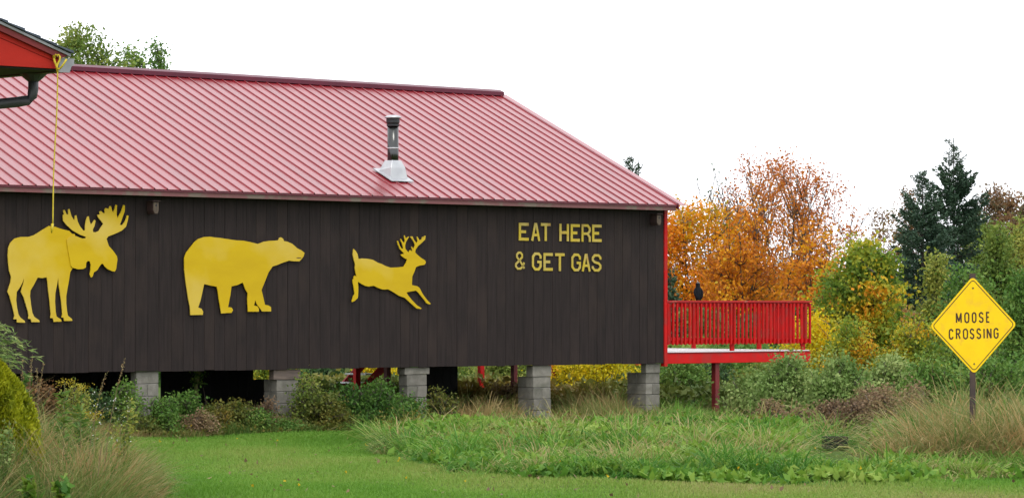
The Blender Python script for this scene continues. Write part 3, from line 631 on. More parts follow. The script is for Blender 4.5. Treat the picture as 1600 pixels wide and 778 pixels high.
# ================================================================== DECK
DL = 3.98; DD = 11.5; DZ0, DZ1 = 1.02, 1.245
deck = empty('wooden_deck', (*world(.05, 0), 0), A, 'red railed wooden deck on posts at the right end of the long building', 'deck')
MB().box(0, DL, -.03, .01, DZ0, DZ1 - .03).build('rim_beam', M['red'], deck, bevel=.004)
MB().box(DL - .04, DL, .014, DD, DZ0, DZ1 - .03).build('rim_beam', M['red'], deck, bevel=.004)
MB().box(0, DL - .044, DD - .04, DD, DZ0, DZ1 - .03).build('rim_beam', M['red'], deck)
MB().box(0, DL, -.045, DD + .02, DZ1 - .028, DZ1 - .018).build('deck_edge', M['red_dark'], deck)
yy = 0.0
while yy < DD - .1:
    MB().box(.01, DL - .005, yy, yy + .142, DZ1 - .016, DZ1 + random.uniform(-.001, .002)).build('deck_board', M['deck_white'], deck); yy += .15
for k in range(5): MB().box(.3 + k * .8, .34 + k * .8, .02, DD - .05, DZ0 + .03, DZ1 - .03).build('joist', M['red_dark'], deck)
RT = 2.20
def railing(x0, y0, x1, y1, posts):
    L = math.hypot(x1 - x0, y1 - y0); an = math.atan2(y1 - y0, x1 - x0); Mx = Matrix.Translation((x0, y0, 0)) @ Matrix.Rotation(an, 4, 'Z')
    MB().box(-.03, L + .03, -.06, .075, RT - .035, RT, M=Mx).build('top_rail', M['red_worn'], deck, bevel=.004)
    MB().box(0, L, -.02, .018, RT - .12, RT - .037, M=Mx).build('rail_board', M['red_worn'], deck, bevel=.003)
    MB().box(0, L, -.018, .018, DZ1 + .14, DZ1 + .22, M=Mx).build('bottom_rail', M['red'], deck, bevel=.003)
    nb = int(L / .1135)
    bm_ = MB().box(-.019, .019, -.058, -.0205, DZ1 + .125, RT - .05); bo = None
    for i in range(nb + 1):
        t = .03 + i * (L - .06) / nb
        if bo is None: bo = bm_.build('baluster', M['red'], None, bevel=.003); o = bo
        else: o = link('baluster', bo.data)
        o.parent = deck; o.location = (x0 + math.cos(an) * t, y0 + math.sin(an) * t, 0); o.rotation_euler = (random.uniform(-.004, .004), random.uniform(-.006, .006), an)
    for t in posts: MB().box(t - .045, t + .045, -.02 + .04, .07, DZ1, RT - .038, M=Mx).build('rail_post', M['red'], deck, bevel=.004)
railing(.0, 0.01, DL - .0, 0.01, [.02, (wall_u(1147)[0] - .05), DL - .13])
railing(DL - .02, .08, DL - .02, DD - .05, [1.2, 3.0, 5.0, 7.0, 9.2])
railing(DL - .08, DD - .03, .1, DD - .03, [1.2, 2.6])
for (px, vv, label) in ((1120, .06, 0),):
    pu = wall_u(px, vv)[0] - .05 if vv < 1 else DL - .12
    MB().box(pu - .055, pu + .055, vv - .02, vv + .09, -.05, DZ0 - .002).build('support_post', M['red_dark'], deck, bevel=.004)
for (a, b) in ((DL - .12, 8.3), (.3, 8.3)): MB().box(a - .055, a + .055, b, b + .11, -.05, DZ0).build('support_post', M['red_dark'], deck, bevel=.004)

# rear walkway with its stair seen under the building
walk = empty('rear_walkway', (*world(0, 9.0), 0), A, 'red posted walkway behind the building, its posts showing between the piers', 'walkway')
for px, wv in ((754, .11), (865.5, .11), (560, .12)):
    pu = wall_u(px, 9.9)[0]; MB().box(pu - wv / 2 * 1.1, pu + wv / 2 * 1.1, .9, 1.0, -.05, 1.0).build('post', M['red'], walk, bevel=.004)
pu = wall_u(868, 10.05)[0]; MB().box(pu - .03, pu + .09, 1.02, 1.1, -.05, .70).build('post_sleeve', M['black_board'], walk)
MB().box(-12, -.1, .96, 1.0, 1.003, 1.2).build('rim_beam', M['red'], walk)
MB().box(-12, -.1, 0, .95, 1.2, 1.23).build('walkway_floor', M['old_wood'], walk)
pu = wall_u(992, 9.0)[0]; MB().box(pu - .1, pu + .09, -.1, -.02, .78, 1.0).build('bracket', M['red'], walk)
st = empty('red_stair', (*world(wall_u(600, 10.4)[0], 10.4), 0), A, 'red stair with pale treads glimpsed under the building, left of the wide topped pier', 'stair')
for vv in (0, .75):
    MB().prism([(.35, 1.2), (.62, 1.2), (-1.0, -.15), (-1.27, -.15)], vv, vv + .045).build('stringer', M['red'], st)
for k in range(6):
    z_ = .08 + k * .185; x_ = -.98 + k * .222
    MB().box(x_ - .16, x_ + .12, .05, .745, z_, z_ + .035).build('tread', M['deck_white'], st)

# ================================================================== BIRD
bx, by = world(wall_u(1092, 0)[0], 0.02)
bird = empty('perched_bird', (bx, by, RT), PI + .25, 'black perched bird with a pale crown on the left part of the deck rail', 'bird')
def ellipse_rings(rings, n=16):
    m = MB()
    for (cx_, cy_, cz_, rx, ry) in rings:
        for k in range(n):
            an = 2 * PI * k / n; m.v.append(Vector((cx_ + rx * math.cos(an), cy_ + ry * math.sin(an), cz_)))
    for i in range(len(rings) - 1):
        for k in range(n): m.f.append([i * n + k, i * n + (k + 1) % n, (i + 1) * n + (k + 1) % n, (i + 1) * n + k])
    m.f.append(list(range(n))[::-1]); m.f.append([(len(rings) - 1) * n + k for k in range(n)]); return m
ellipse_rings([(0, .03, .004, .05, .03), (0, .03, .025, .060, .045), (0, .022, .06, .066, .055), (0, .01, .11, .074, .064), (0, 0, .16, .078, .066), (0, -.004, .205, .072, .060), (0, -.006, .24, .056, .050), (0, -.008, .262, .044, .042), (0, -.012, .285, .043, .045), (0, -.016, .31, .044, .047), (0, -.014, .332, .035, .038), (0, -.010, .348, .016, .018)]).build('body', M['bird'], bird, smooth=True)
MB().tube([(0, -.05, .312), (0, -.075, .306), (0, -.088, .292)], [.012, .008, .002], 8).build('beak', M['soot'], bird, smooth=True)
ellipse_rings([(0, -.014, .328, .0385, .041), (0, -.012, .342, .027, .031), (0, -.01, .354, .010, .012)]).build('crown_patch', M['bird_pale'], bird, smooth=True)
for s in (-1, 1):
    ellipse_rings([(s * .035, .075, .035, .012, .012), (s * .055, .055, .07, .022, .035), (s * .068, .03, .12, .022, .052), (s * .07, .012, .17, .02, .052), (s * .058, .0, .22, .014, .035), (s * .046, -.002, .245, .008, .015)]).build('wing', M['bird'], bird, smooth=True)
    MB().tube([(s * .025, -.01, .07), (s * .027, -.02, .03), (s * .027, -.022, .006)], [.016, .007, .006], 6).build('leg', M['soot'], bird)
    for t in (-.5, 0, .5): MB().tube([(s * .027, -.022, .007), (s * .027 + .02 * math.sin(t), -.022 - .03 * math.cos(t), .006)], [.006, .003], 5).build('toe', M['soot'], bird)
MB().box(-.028, .028, .045, .06, .004, .08).build('tail', M['bird'], bird, bevel=.006)
ellipse_rings([(-.032, .03, .008, .018, .02), (-.034, .034, .03, .024, .024), (-.03, .034, .05, .014, .014)]).build('flank_patch', M['bird_pale'], bird, smooth=True)

# ================================================================== WARNING SIGN
SY = 44.0; sc = F / SY
sx, _, sz = at(1521, SY, 508)
sign = empty('warning_sign', (sx, SY, 0), math.radians(20), 'yellow diamond sign reading MOOSE CROSSING on a rusty post', 'sign')
plate = empty('tmp', (0, 0, 0)); bpy.data.objects.remove(plate)
half = .645; rc = .055
def rounded_diamond(h_, r_):
    pts = []
    s_ = h_ * math.sqrt(2) / 2   # half side
    for k in range(4):
        cx_ = (s_ - r_) * (1 if k in (0, 3) else -1); cz_ = (s_ - r_) * (1 if k in (0, 1) else -1)
        for i in range(7):
            an = math.radians(k * 90 + i * 15); pts.append((cx_ + r_ * math.cos(an), cz_ + r_ * math.sin(an)))
    c45 = math.cos(PI / 4); return [((x - z) * c45, (x + z) * c45) for x, z in pts]
roll = math.radians(-1.0)
def rz2(p): return (p[0] * math.cos(roll) + p[1] * math.sin(roll), -p[0] * math.sin(roll) + p[1] * math.cos(roll) + sz)
sp = MB().prism([rz2(p) for p in rounded_diamond(half, rc)], -.002, .002).build('sign_plate', M['sign_yellow'], sign)
mb = MB(); add_ribbon(mb, [rz2(p) for p in rounded_diamond(half - .042, rc - .012)], .011, -.0035, -.0021, closed=True); mb.build('border_line', M['sign_ink'], sp)
HW = {
 'M': [[(0, 0), (0, 1)], [(0, 1), (.5, .12)], [(.5, .12), (1, 1)], [(1, 1), (1, 0)]],
 'O': ['c', arc(.5, .72, .5, .28, 0, 180) + arc(.5, .28, .5, .28, 180, 360)],
 'S': [arc(.5, .74, .47, .26, 15, 180, 8) + [(.12, .60), (.5, .5), (.88, .40)] + arc(.5, .26, .5, .26, 0, -165, 8)],
 'E': [[(1, 1), (0, 1), (0, 0), (1, 0)], [(.0, .52), (.82, .52)]],
 'C': [arc(.5, .72, .5, .28, 10, 180) + arc(.5, .28, .5, .28, 180, 350)],
 'R': [[(0, 0), (0, 1), (.55, 1)] + arc(.58, .77, .4, .23, 80, -80, 6) + [(.55, .53), (0, .53)], [(.5, .53), (1, 0)]],
 'I': [[(0, 0), (0, 1)]],
 'N': [[(0, 0), (0, 1)], [(0, 1), (1, 0)], [(1, 0), (1, 1)]],
 'G': [arc(.5, .72, .5, .28, 10, 180) + arc(.5, .28, .5, .28, 180, 360) + [(1, .47), (.55, .47)]],
}
ZS = 4.716
words = [[('M', 222, 268), ('O', 287, 328), ('O', 345, 383), ('S', 399, 438), ('E', 456, 487)], [('C', 165, 203), ('R', 220, 258), ('O', 274, 316), ('S', 327, 364), ('S', 379, 417), ('I', 434, 434), ('N', 459, 498), ('G', 513, 553)]]
cosy = math.cos(math.radians(20))
for wi, wd in enumerate(words):
    for (chh, x0, x1) in wd:
        pa = ((1445 + x0 / ZS) - 1521) / sc / cosy; pb = ((1445 + x1 / ZS) - 1521) / sc / cosy
        yb, yt = ((375, 294) if wi == 0 else (494, 413)); zb_ = (508 - (425 + yb / ZS)) / sc; zt_ = (508 - (425 + yt / ZS)) / sc
        sw = .0205; mb = MB(); strokes = HW[chh]; closed = strokes[0] == 'c'; strokes = strokes[1:] if closed else strokes
        for si, s_ in enumerate(strokes):
            if closed: s_ = [p for i, p in enumerate(s_) if i not in (9, len(s_) - 1)]
            add_ribbon(mb, [rz2((pa + sw / 2 + x * max(0, pb - pa - sw), zb_ + sw / 2 + y * (zt_ - zb_ - sw))) for x, y in s_], sw, -.0036 - si * .0004, -.0021, closed=closed)
        mb.build('letter', M['sign_ink'], sp)
for zz in (.49, -.51):
    MB().tube([(rz2((0, zz))[0], -.008, rz2((0, zz))[1]), (rz2((0, zz))[0], -.0022, rz2((0, zz))[1])], .012, 8).build('bolt', M['post'], sp)
MB().box(-.035, .035, .006, .012, -.1, sz + half + .04).box(-.035, -.029, .0125, .04, -.1, sz + half + .04).box(.029, .035, .0125, .04, -.1, sz + half + .04).build('post', M['post'], sign)
# second bare post of the sign seen below the diamond

# ================================================================== NEAR GABLE BUILDING, top left
CN = np.array([-3.263, 24.0])
nb_ = empty('red_gable_building', (CN[0], CN[1], 0), A, 'orange red gable end with shingled roof and grey gutter at the top left', 'building')
ez = zat(108, 24.0) ; bz0 = ez
PN = .34; Wd = 6.6
gu, gzp = wall_uz(0, 33, 0, CN); 
e1u, e1z = wall_uz(105, 82, 0, CN)
slope = (gzp - e1z) / (e1u - gu)
pk = -Wd / 2; zr = lambda u_: e1z + (e1u - u_) * slope
pkz = zr(pk)
# gable boards: two courses with the slanted joint
def clipz(u_): return zr(u_) - .075
gb = [(0, bz0), (-.02, clipz(-.02) - .0), (pk, clipz(pk)), (-Wd, clipz(-.02)), (-Wd, bz0)]
jl = lambda u_: min(bz0 + .05 + (-.05 - u_) * .31, clipz(u_) - .01)
MB().prism([(-.015, bz0), (-.015, bz0 + .04), (pk, jl(pk)), (pk, bz0)], 0, .03).build('gable_board', M['gable'], nb_)
MB().prism([(-.015, bz0 + .043), (-.015, clipz(-.015)), (pk, clipz(pk)), (pk, jl(pk) + .003)], -.004, .03).build('gable_board', M['gable'], nb_)
MB().prism([(pk - .003, bz0), (pk - .003, clipz(pk)), (-Wd, clipz(-.02)), (-Wd, bz0)], 0, .03).build('gable_board', M['gable'], nb_)
MB().prism([(e1u - .02, zr(e1u - .02) - .035), (pk, pkz - .035), (pk, pkz - .078), (-.01, clipz(-.01) - .004)], -.03, .0).build('rake_trim', M['red_dark'], nb_)
MB().prism([(e1u - .0, zr(e1u) - .015), (pk, pkz - .015), (pk, pkz - .034), (e1u - .0, zr(e1u) - .034)], -.045, 7.0).build('roof_deck', M['grey_alu'], nb_)
MB().prism([(-Wd - e1u, zr(e1u) - .015), (pk - .002, pkz - .015), (pk - .002, pkz - .034), (-Wd - e1u, zr(e1u) - .034)], -.045, 7.0).build('roof_deck', M['grey_alu'], nb_)
uu = e1u + .012; k = 0
while uu > pk + .05:
    w_ = .14; th = .016
    for j in range(3):
        v0 = -.06 + j * .34 + random.uniform(-.01, .01)
        u0_, u1_ = uu, uu - w_ - .03
        MB().prism([(u0_, zr(u0_) - .012 + .004), (u1_, zr(u1_) - .012 + .001), (u1_, zr(u1_) - .012 + th * .5), (u0_, zr(u0_) - .012 + th + .006)], v0, v0 + .33).build('shingle', M['shingle'], nb_)
    MB().prism([(uu, zr(uu) - .008), (uu - w_ - .03, zr(uu - w_ - .03) - .011), (uu - w_ - .03, zr(uu - w_ - .03) - .004), (uu, zr(uu) + .01)], .97, 7.0).build('shingle_course', M['shingle'], nb_)
    uu -= w_; k += 1
MB().prism([(pk - .01, pkz - .008), (-Wd - e1u, zr(e1u) - .008), (-Wd - e1u, zr(e1u) + .008), (pk - .01, pkz + .01)], -.06, 7.0).build('rear_roof_slope', M['shingle'], nb_)
MB().box(-Wd, -.01, .032, 6.9, bz0 - .012, bz0 + .004).build('soffit', M['soffit'], nb_)
MB().box(-Wd + .6, -.62, .9, 6.8, -.05, bz0 - .014).build('wall', M['gable'], nb_)
# gutter along the eave (K profile), pale end cap
def kprof(dx=0, g=0): return [(0 + dx, bz0 + .075 + g), (0 + dx, bz0 - .02 - g), (.085 + g, bz0 - .02 - g), (.10 + g, bz0 + .02), (.125 + g, bz0 + .035), (.125 + g, bz0 + .075 + g)]
gt = MB().prism(kprof(), .02, 6.9).build('gutter', M['dark_alu'], nb_)
MB().prism(kprof(-.004, .004), .0, .018).build('gutter_end_cap', M['grey_alu'], gt)
# downspout: outlet, drop, elbow, run to the wall
dv = u_hit(52, .05, CN); du = .05
X_, Y_ = world(du, dv, CN); zo = bz0 - .02
def nloc(px, py, v_): 
    u_, z_ = wall_uz(px, py, v_, CN); return (u_, v_, z_)
p0 = (du, dv, zo); z1_ = zat(150, Y_)
funnel = MB().tube([(du, dv, zo + .005), (du, dv, zo - .02), (du, dv, zo - .05)], [.10, .075, .04], 12).build('outlet', M['dark_alu'], nb_)
path = [(du, dv, zo - .03), (du, dv, z1_ + .05), (du - .01, dv, z1_), (du - .05, dv, z1_ - .035), (du - .12, dv + .03, z1_ - .05), (du - .68, dv + .25, z1_ - .12), (du - .70, dv + .27, z1_ - .2), (du - .70, dv + .27, .1)]
MB().tube(path, .038, 12).build('downspout', M['dark_alu'], nb_, smooth=True)
# yellow rope tied at the gutter
RY = 23.93
def rp(px, py, dY=0): a = at(px, RY + dY, py); return (a[0], a[1], a[2])
rope = MB()
rope.tube([rp(86, 91), rp(84, 88, -.01), rp(87, 86, -.015), rp(90, 88)], .008, 6)
rope.tube([rp(84, 87), rp(85, 95), rp(88, 103), rp(89.5, 110), rp(90, 113)], .0085, 6)
rope.tube([rp(88, 87), rp(92, 86.5), rp(94, 89), rp(93.5, 94), rp(91, 99), rp(89, 104, -.01), rp(89.5, 110, -.01)], .0075, 6)
rope.tube([rp(104, 93, -.01), rp(101, 98, -.015), rp(97, 104, -.015), rp(93, 108, -.01), rp(90, 108, -.01)], .0075, 6)
hp = []
for i in range(26):
    t = i / 25; y = 108 + t * (352 - 108); x = 90 - 8 * t + 1.1 * math.sin(t * 7) * (1 - t * .4) + (1.2 if .1 < t < .2 else 0) * 0
    hp.append(rp(x, y))
rope.tube(hp, .0055, 6)
rope.tube([rp(82, 350), rp(81, 357, -.01), rp(80.5, 364)], [.011, .010, .004], 6)
tag(rope.build('hanging_rope', M['rope'], None, smooth=True, fixn=True), 'thin yellow rope looped at the gutter corner and hanging down to the moose', 'rope')

# ================================================================== TREES BEHIND
tree('maple_tree', 'tall multi stemmed rust orange maple rising behind the deck', 'tree', 1222, 110, 240, 250, 'L_rust', 20000, .095, stems=17, clusters=700, sig=.17, seed=11, ybot=.12, hjit=.06, prof=[(0, .8), (.2, 1), (.5, 1.02), (.72, .9), (.88, .66), (1, .35)], spread=.95, fill=.6, trunk_r=.06, tint_s=.5, thin=.5, twig_r=.008, steep=2.2)
tree('maple_tree', 'broad golden orange maple between the building corner and the rust maple', 'tree', 1085, 104, 318, 190, 'L_gold', 17000, .12, thin=.6, stems=7, clusters=420, sig=.22, seed=12, ybot=.12, prof=[(0, .7), (.3, 1), (.6, 1), (.85, .75), (1, .3)], spread=.8, fill=.7)
tree('bare_sapling', 'nearly bare sapling with a few grey buds above the golden maple', 'tree', 1118, 106, 262, 110, 'L_dark', 160, .10, stems=7, clusters=60, sig=.12, seed=13, ybot=.5, spread=.9, bark='bark', trunk_r=.045, twig_r=.012, steep=2.5)
tree('maple_tree', 'orange maple filling the gap between the golden and the rust maple', 'tree', 1165, 100, 322, 150, 'L_orange', 8500, .12, stems=7, clusters=360, sig=.18, seed=111, ybot=.1, prof=[(0, .8), (.4, 1), (.7, .85), (1, .3)], spread=.85, fill=.65, thin=.7)
tree('maple_tree', 'low orange leaved maple behind the right half of the deck', 'tree', 1275, 96, 350, 110, 'L_orange', 5500, .12, stems=6, clusters=260, sig=.18, seed=112, ybot=.1, prof=[(0, .8), (.4, 1), (.7, .8), (1, .3)], spread=.85, fill=.65, thin=.8)
spruce('small dark spruce just right of the building corner above the rail', 1047, 92, 418, 74, 'L_spruce', 21)
spruce('dark spruce half hidden behind the rust maple\'s stems', 1158, 118, 372, 90, 'L_spruce', 22)
spruce('small spruce with a twin tip peeping over the red roof slope', 988, 108, 250, 95, 'L_spruce', 23, leaders=2, taper=.5)
tree('maple_tree', 'green maple turning orange at the tips, between the deck and the sign', 'tree', 1352, 84, 374, 165, 'L_mixed', 15000, .12, stems=5, clusters=320, sig=.19, seed=14, ybot=.05, prof=[(0, .8), (.3, 1), (.6, .85), (.85, .5), (1, .12)], spread=.7, fill=.7, tint_s=1.6)
spruce('shorter broad spruce left of the tallest spruce', 1441, 104, 266, 180, 'L_spruce2', 24, dens=1.2, taper=.72)
spruce('tallest pointed spruce, above and left of the diamond sign', 1490, 110, 216, 240, 'L_spruce', 25, dens=1.2, taper=.85)
tree('aspen_tree', 'thin aspen with reddish leaves left of the two tall spruces', 'tree', 1376, 122, 322, 70, 'L_redbrown', 1600, .11, stems=3, clusters=90, sig=.16, seed=15, ybot=.25, spread=.5, steep=1.5)
tree('aspen_tree', 'brownish leaved tree close against the left side of the shorter spruce', 'tree', 1416, 116, 296, 80, 'L_redbrown', 4500, .11, stems=3, clusters=130, sig=.16, seed=16, ybot=.2, spread=.5, steep=1.5)
tree('aspen_tree', 'orange brown tree at the right edge behind the sign', 'tree', 1562, 118, 292, 125, 'L_redbrown', 13000, .12, stems=3, clusters=170, sig=.18, seed=17, ybot=.2, spread=.5, steep=1.5)
tree('aspen_tree', 'thin red tinged tree cut by the right edge of the photo', 'tree', 1612, 112, 318, 90, 'L_redbrown', 7000, .12, stems=3, clusters=120, sig=.18, seed=18, ybot=.15, spread=.5, steep=1.5)
tree('aspen_tree', 'sparse brown leaved tree just right of the tallest spruce', 'tree', 1530, 121, 330, 70, 'L_redbrown', 2200, .11, stems=3, clusters=90, sig=.16, seed=19, ybot=.15, spread=.5, steep=1.5)
tree('poplar_tree', 'pointed yellow green poplar right of the sign', 'tree', 1560, 86, 352, 120, 'L_ygreen', 9000, .10, stems=1, clusters=260, sig=.17, seed=31, ybot=.04, prof=[(0, 1), (.3, .95), (.6, .6), (.85, .28), (1, .05)], fill=.6)
tree('poplar_tree', 'slender yellow green poplar directly left of the sign top', 'tree', 1463, 84, 400, 66, 'L_ygreen', 5200, .095, stems=1, clusters=170, sig=.15, seed=32, ybot=.03, prof=[(0, 1), (.4, .9), (.7, .55), (1, .1)], fill=.6)
tree('poplar_tree', 'green poplar filling the background behind the sign post', 'tree', 1512, 79, 420, 120, 'L_green', 7500, .10, stems=3, clusters=240, sig=.19, seed=33, ybot=.02, prof=[(0, 1), (.4, 1), (.7, .7), (1, .15)], fill=.6)
tree('poplar_tree', 'low green sapling at the right photo edge beside the sign', 'tree', 1598, 74, 430, 70, 'L_green', 5000, .10, stems=3, clusters=170, sig=.18, seed=34, ybot=.02, prof=[(0, 1), (.4, 1), (.7, .7), (1, .2)], fill=.6)
tree('aspen_tree', 'olive green tree between the tallest spruce and the orange brown tree', 'tree', 1535, 114, 345, 90, 'L_ygreen', 7000, .12, stems=3, clusters=170, sig=.2, seed=35, ybot=.1, spread=.5, steep=1.5)
tree('aspen_tree', 'hazy olive tree at the right edge above the sapling', 'tree', 1590, 106, 345, 100, 'L_ygreen', 8000, .12, stems=3, clusters=180, sig=.2, seed=36, ybot=.1, spread=.5, steep=1.5)
# trees behind the left end of the roof
tree('birch_tree', 'leafy green tree top behind the gutter corner over the left roof', 'tree', 128, 112, 50, 210, 'L_ygreen', 16000, .14, stems=7, clusters=420, sig=.26, seed=41, ybot=.35, spread=.75, prof=[(0, .6), (.4, 1), (.7, .85), (.88, .55), (1, .12)], group=None)
tree('birch_tree', 'airy green tree top second from left over the roof ridge', 'tree', 205, 116, 66, 90, 'L_green', 5500, .13, stems=5, clusters=200, sig=.2, seed=42, ybot=.4, spread=.7)
tree('birch_tree', 'rightmost small green tree top over the roof ridge', 'tree', 246, 114, 62, 40, 'L_green', 2800, .12, stems=3, clusters=100, sig=.15, seed=43, ybot=.5, spread=.5)
# bushes
def shrub(px, Y, ytop, wpx, mat, label, seed, n_leaf=4500, size=.07, sig=.13, cl=150, stems=7, kind='shrub', **kw):
    kw.setdefault('ybot', .03); kw.setdefault('hjit', .22); kw.setdefault('spread', .85); kw.setdefault('fill', .65); kw.setdefault('tint_s', 1.8)
    return tree(kind, label, 'shrub', px, Y, ytop, wpx, mat, n_leaf, size, stems=stems, clusters=cl, sig=sig, seed=seed, prof=kw.pop('prof', [(0, .75), (.3, 1), (.6, .92), (.85, .6), (1, .25)]), trunk_r=.016, twig_r=.006, **kw)
shrub(1270, 76, 488, 130, 'L_yellow', 'bright yellow green bush at the right end of the deck', 51, 6500, .08)
shrub(1215, 74, 555, 120, 'L_ygreen', 'yellowish bush under the right end of the deck beam', 52, 4500)
shrub(1330, 72, 500, 100, 'L_mixed', 'low bush with orange tips right of the bright yellow bush', 53, 4500, .08)
shrub(1425, 72, 505, 110, 'L_mixed', 'low bush with orange leaves against the left corner of the sign', 54, 5000, .08)
shrub(1065, 72, 560, 90, 'L_green', 'dark green bush right of the corner pier under the deck', 55, 6000)
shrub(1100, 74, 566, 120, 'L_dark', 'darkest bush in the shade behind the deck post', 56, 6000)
shrub(1185, 62, 578, 100, 'L_sage', 'grey green bush just right of the red deck post', 57, 6000, .07)
shrub(1235, 60, 566, 130, 'L_sage', 'broad sage green bush below the right end of the deck', 58, 8000, .07, cl=220)
shrub(1310, 58, 560, 110, 'L_sage', 'sage green bush above the black box', 59, 6500, .07, cl=200)
shrub(1385, 60, 566, 110, 'L_sage', 'sage green bush left of the sign\'s lower corner', 60, 6500, .07, cl=200)
shrub(1460, 58, 560, 100, 'L_green', 'green bush left of the sign post base', 61, 6000)
shrub(1550, 57, 556, 130, 'L_green', 'wide green bush right of the sign post base', 62, 7500, cl=220)
shrub(1610, 62, 560, 80, 'L_green', 'green bush at the far right edge below the sign', 63, 4000)
shrub(930, 74, 540, 165, 'L_yellow', 'brilliant yellow bush seen under the building between the two right piers', 64, 11000, .075, cl=300)
shrub(790, 78, 545, 120, 'L_ygreen', 'yellow green bush seen under the building behind the red post', 65, 7500, cl=220)
shrub(700, 84, 555, 110, 'L_ygreen', 'yellow green bush seen under the building left of the red post', 66, 5000)
shrub(582, 86, 555, 90, 'L_yellow', 'yellow bush glimpsed behind the red stair', 67, 4500)
shrub(415, 84, 545, 90, 'L_mixed', 'orange and green bush glimpsed above the low black skirting', 68, 5500, .075)
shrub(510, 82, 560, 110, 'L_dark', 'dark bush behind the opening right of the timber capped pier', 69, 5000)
shrub(760, 76, 610, 70, 'L_redbrown', 'reddish brown bush at the foot of the thin red post', 70, 2200)
shrub(800, 70, 604, 60, 'L_brown', 'withered brown bush left of the pier below the painted words', 71, 1800, .06)
shrub(1000, 72, 600, 70, 'L_dark', 'dark bush tucked behind the corner pier', 72, 2500)
# bushes in front of / beneath the long wall
shrub(590, wall_u(590, -0.7)[1], 600, 105, 'L_green', 'bushy green shrub in front of the red stair', 73, 4600, .055, cl=240, sig=.09)
shrub(555, wall_u(555, -0.5)[1], 600, 80, 'L_green', 'shorter green shrub left of the bushy green shrub', 74, 2600, .055, sig=.09)
shrub(630, wall_u(630, -0.55)[1], 615, 70, 'L_green', 'small green shrub covering the foot of the wide topped pier', 75, 3500, .05, sig=.08)
shrub(505, wall_u(505, -0.7)[1], 612, 70, 'L_olive', 'olive yellow shrub right of the timber capped pier', 76, 3000, .055, sig=.08)
shrub(480, wall_u(480, -0.35)[1], 590, 60, 'L_ygreen', 'loose yellow green shrub against the right side of the timber capped pier', 77, 1700, .055, sig=.09)
shrub(375, wall_u(375, -0.6)[1], 628, 60, 'L_olive', 'olive shrub left of the timber capped pier', 78, 2400, .055, sig=.08)
shrub(335, wall_u(335, -0.55)[1], 632, 60, 'L_olive', 'low olive brown shrub below the bear', 79, 2000, .055, sig=.08)
shrub(418, wall_u(418, -0.35)[1], 625, 28, 'L_brown', 'withered brown weed in front of the timber capped pier', 80, 900, .045, sig=.06, cl=60)
shrub(285, wall_u(285, -0.3)[1], 612, 75, 'L_green', 'feathery green shrub right of the leftmost pier', 81, 3500, .05, sig=.08)
shrub(195, wall_u(195, -0.5)[1], 600, 60, 'L_green', 'green shrub left of the leftmost pier', 82, 2600, .055, sig=.08)
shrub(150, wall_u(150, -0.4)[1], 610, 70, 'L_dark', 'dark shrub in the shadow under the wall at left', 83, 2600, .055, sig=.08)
shrub(60, wall_u(60, -0.4)[1], 592, 60, 'L_redbrown', 'reddish leaved shrub under the wall at the far left', 84, 2600, .06, sig=.09)
shrub(690, wall_u(690, -0.5)[1], 608, 60, 'L_olive', 'thin yellow leaved shrub in front of the black skirting right of the deer', 85, 900, .055, sig=.08, cl=60)
shrub(1390, 52, 610, 120, 'L_brown', 'withered brown weeds left of the sign post', 86, 7000, .05, sig=.09, cl=240)
shrub(1335, 51.5, 632, 80, 'L_brown', 'low withered brown weeds behind the black box', 87, 3500, .05, sig=.08, cl=140)
shrub(1258, 54, 640, 70, 'L_brown', 'low brown weeds left of the black box', 88, 2500, .05, sig=.08)
for i, (px, Yb_, yt, w_, lb) in enumerate([(1205, 54.5, 628, 60, 'low rusty weeds between the red deck post and the sage bush'), (1300, 53, 622, 60, 'rusty dry weeds directly behind the black box'), (1430, 52.5, 600, 60, 'tall withered weed with pale top between the box and the sign post'), (1352, 53, 612, 60, 'tallest purplish brown dry weeds midway between box and sign post')]):
    shrub(px, Yb_, yt, w_, 'L_brown', lb, 120 + i, 3200, .045, sig=.07, cl=140)
for i, (px, Yb_, yt, w_, m_, lb) in enumerate([(255, wall_u(255, -.75)[1], 618, 50, 'L_green', 'low green herb against the right side of the leftmost pier'), (310, wall_u(310, -.75)[1], 645, 60, 'L_brown', 'low russet weeds left of centre below the bear'), (400, wall_u(400, -.75)[1], 640, 50, 'L_green', 'low green herb just left of the timber capped pier'), (452, wall_u(452, -.8)[1], 662, 36, 'L_green', 'small green herb at the foot of the timber capped pier'), (530, wall_u(530, -.75)[1], 640, 70, 'L_olive', 'low olive herb right of the olive yellow shrub'), (575, wall_u(575, -.8)[1], 640, 80, 'L_green', 'rounded green herb in front of the dark green shrub'), (120, wall_u(120, -.8)[1], 600, 60, 'L_ygreen', 'yellow green shrub in front of the skirting at left'), (225, wall_u(225, -.8)[1], 655, 40, 'L_olive', 'olive herb at the foot of the leftmost pier')]):
    shrub(px, Yb_, yt, w_, m_, lb, 140 + i, 2600, .045, sig=.07, cl=120)
# thin trunk with moss under the building
mt = empty('mossy_sapling', (*world(wall_u(307, 1.2)[0], 1.2), 0), 0, 'thin mossy green stem standing under the building below the bear', 'tree')
MB().tube([(0, 0, -.1), (.02, 0, .4), (-.01, .02, .75), (.04, .0, 1.02)], [.04, .032, .034, .05], 7).build('trunk', M['greenstem'], mt, smooth=True)
r = np.random.default_rng(5)
P = np.stack([r.normal(size=160) * .07 + .03, r.normal(size=160) * .07, r.uniform(.75, 1.0, 160)], 1)
leaves('crown', P, .05, M['L_green'], mt, r.uniform(0, 1, 160), r=r)
db = empty('dead_stick', (*world(wall_u(325, 1.0)[0], 1.0), 0), 0, 'dead bent stick standing right of the mossy stem', 'stick')
MB().tube([(0, 0, -.1), (-.02, 0, .35), (-.05, 0, .55), (-.08, 0, .72)], [.02, .016, .012, .005], 5).build('stem', M['bark'], db)
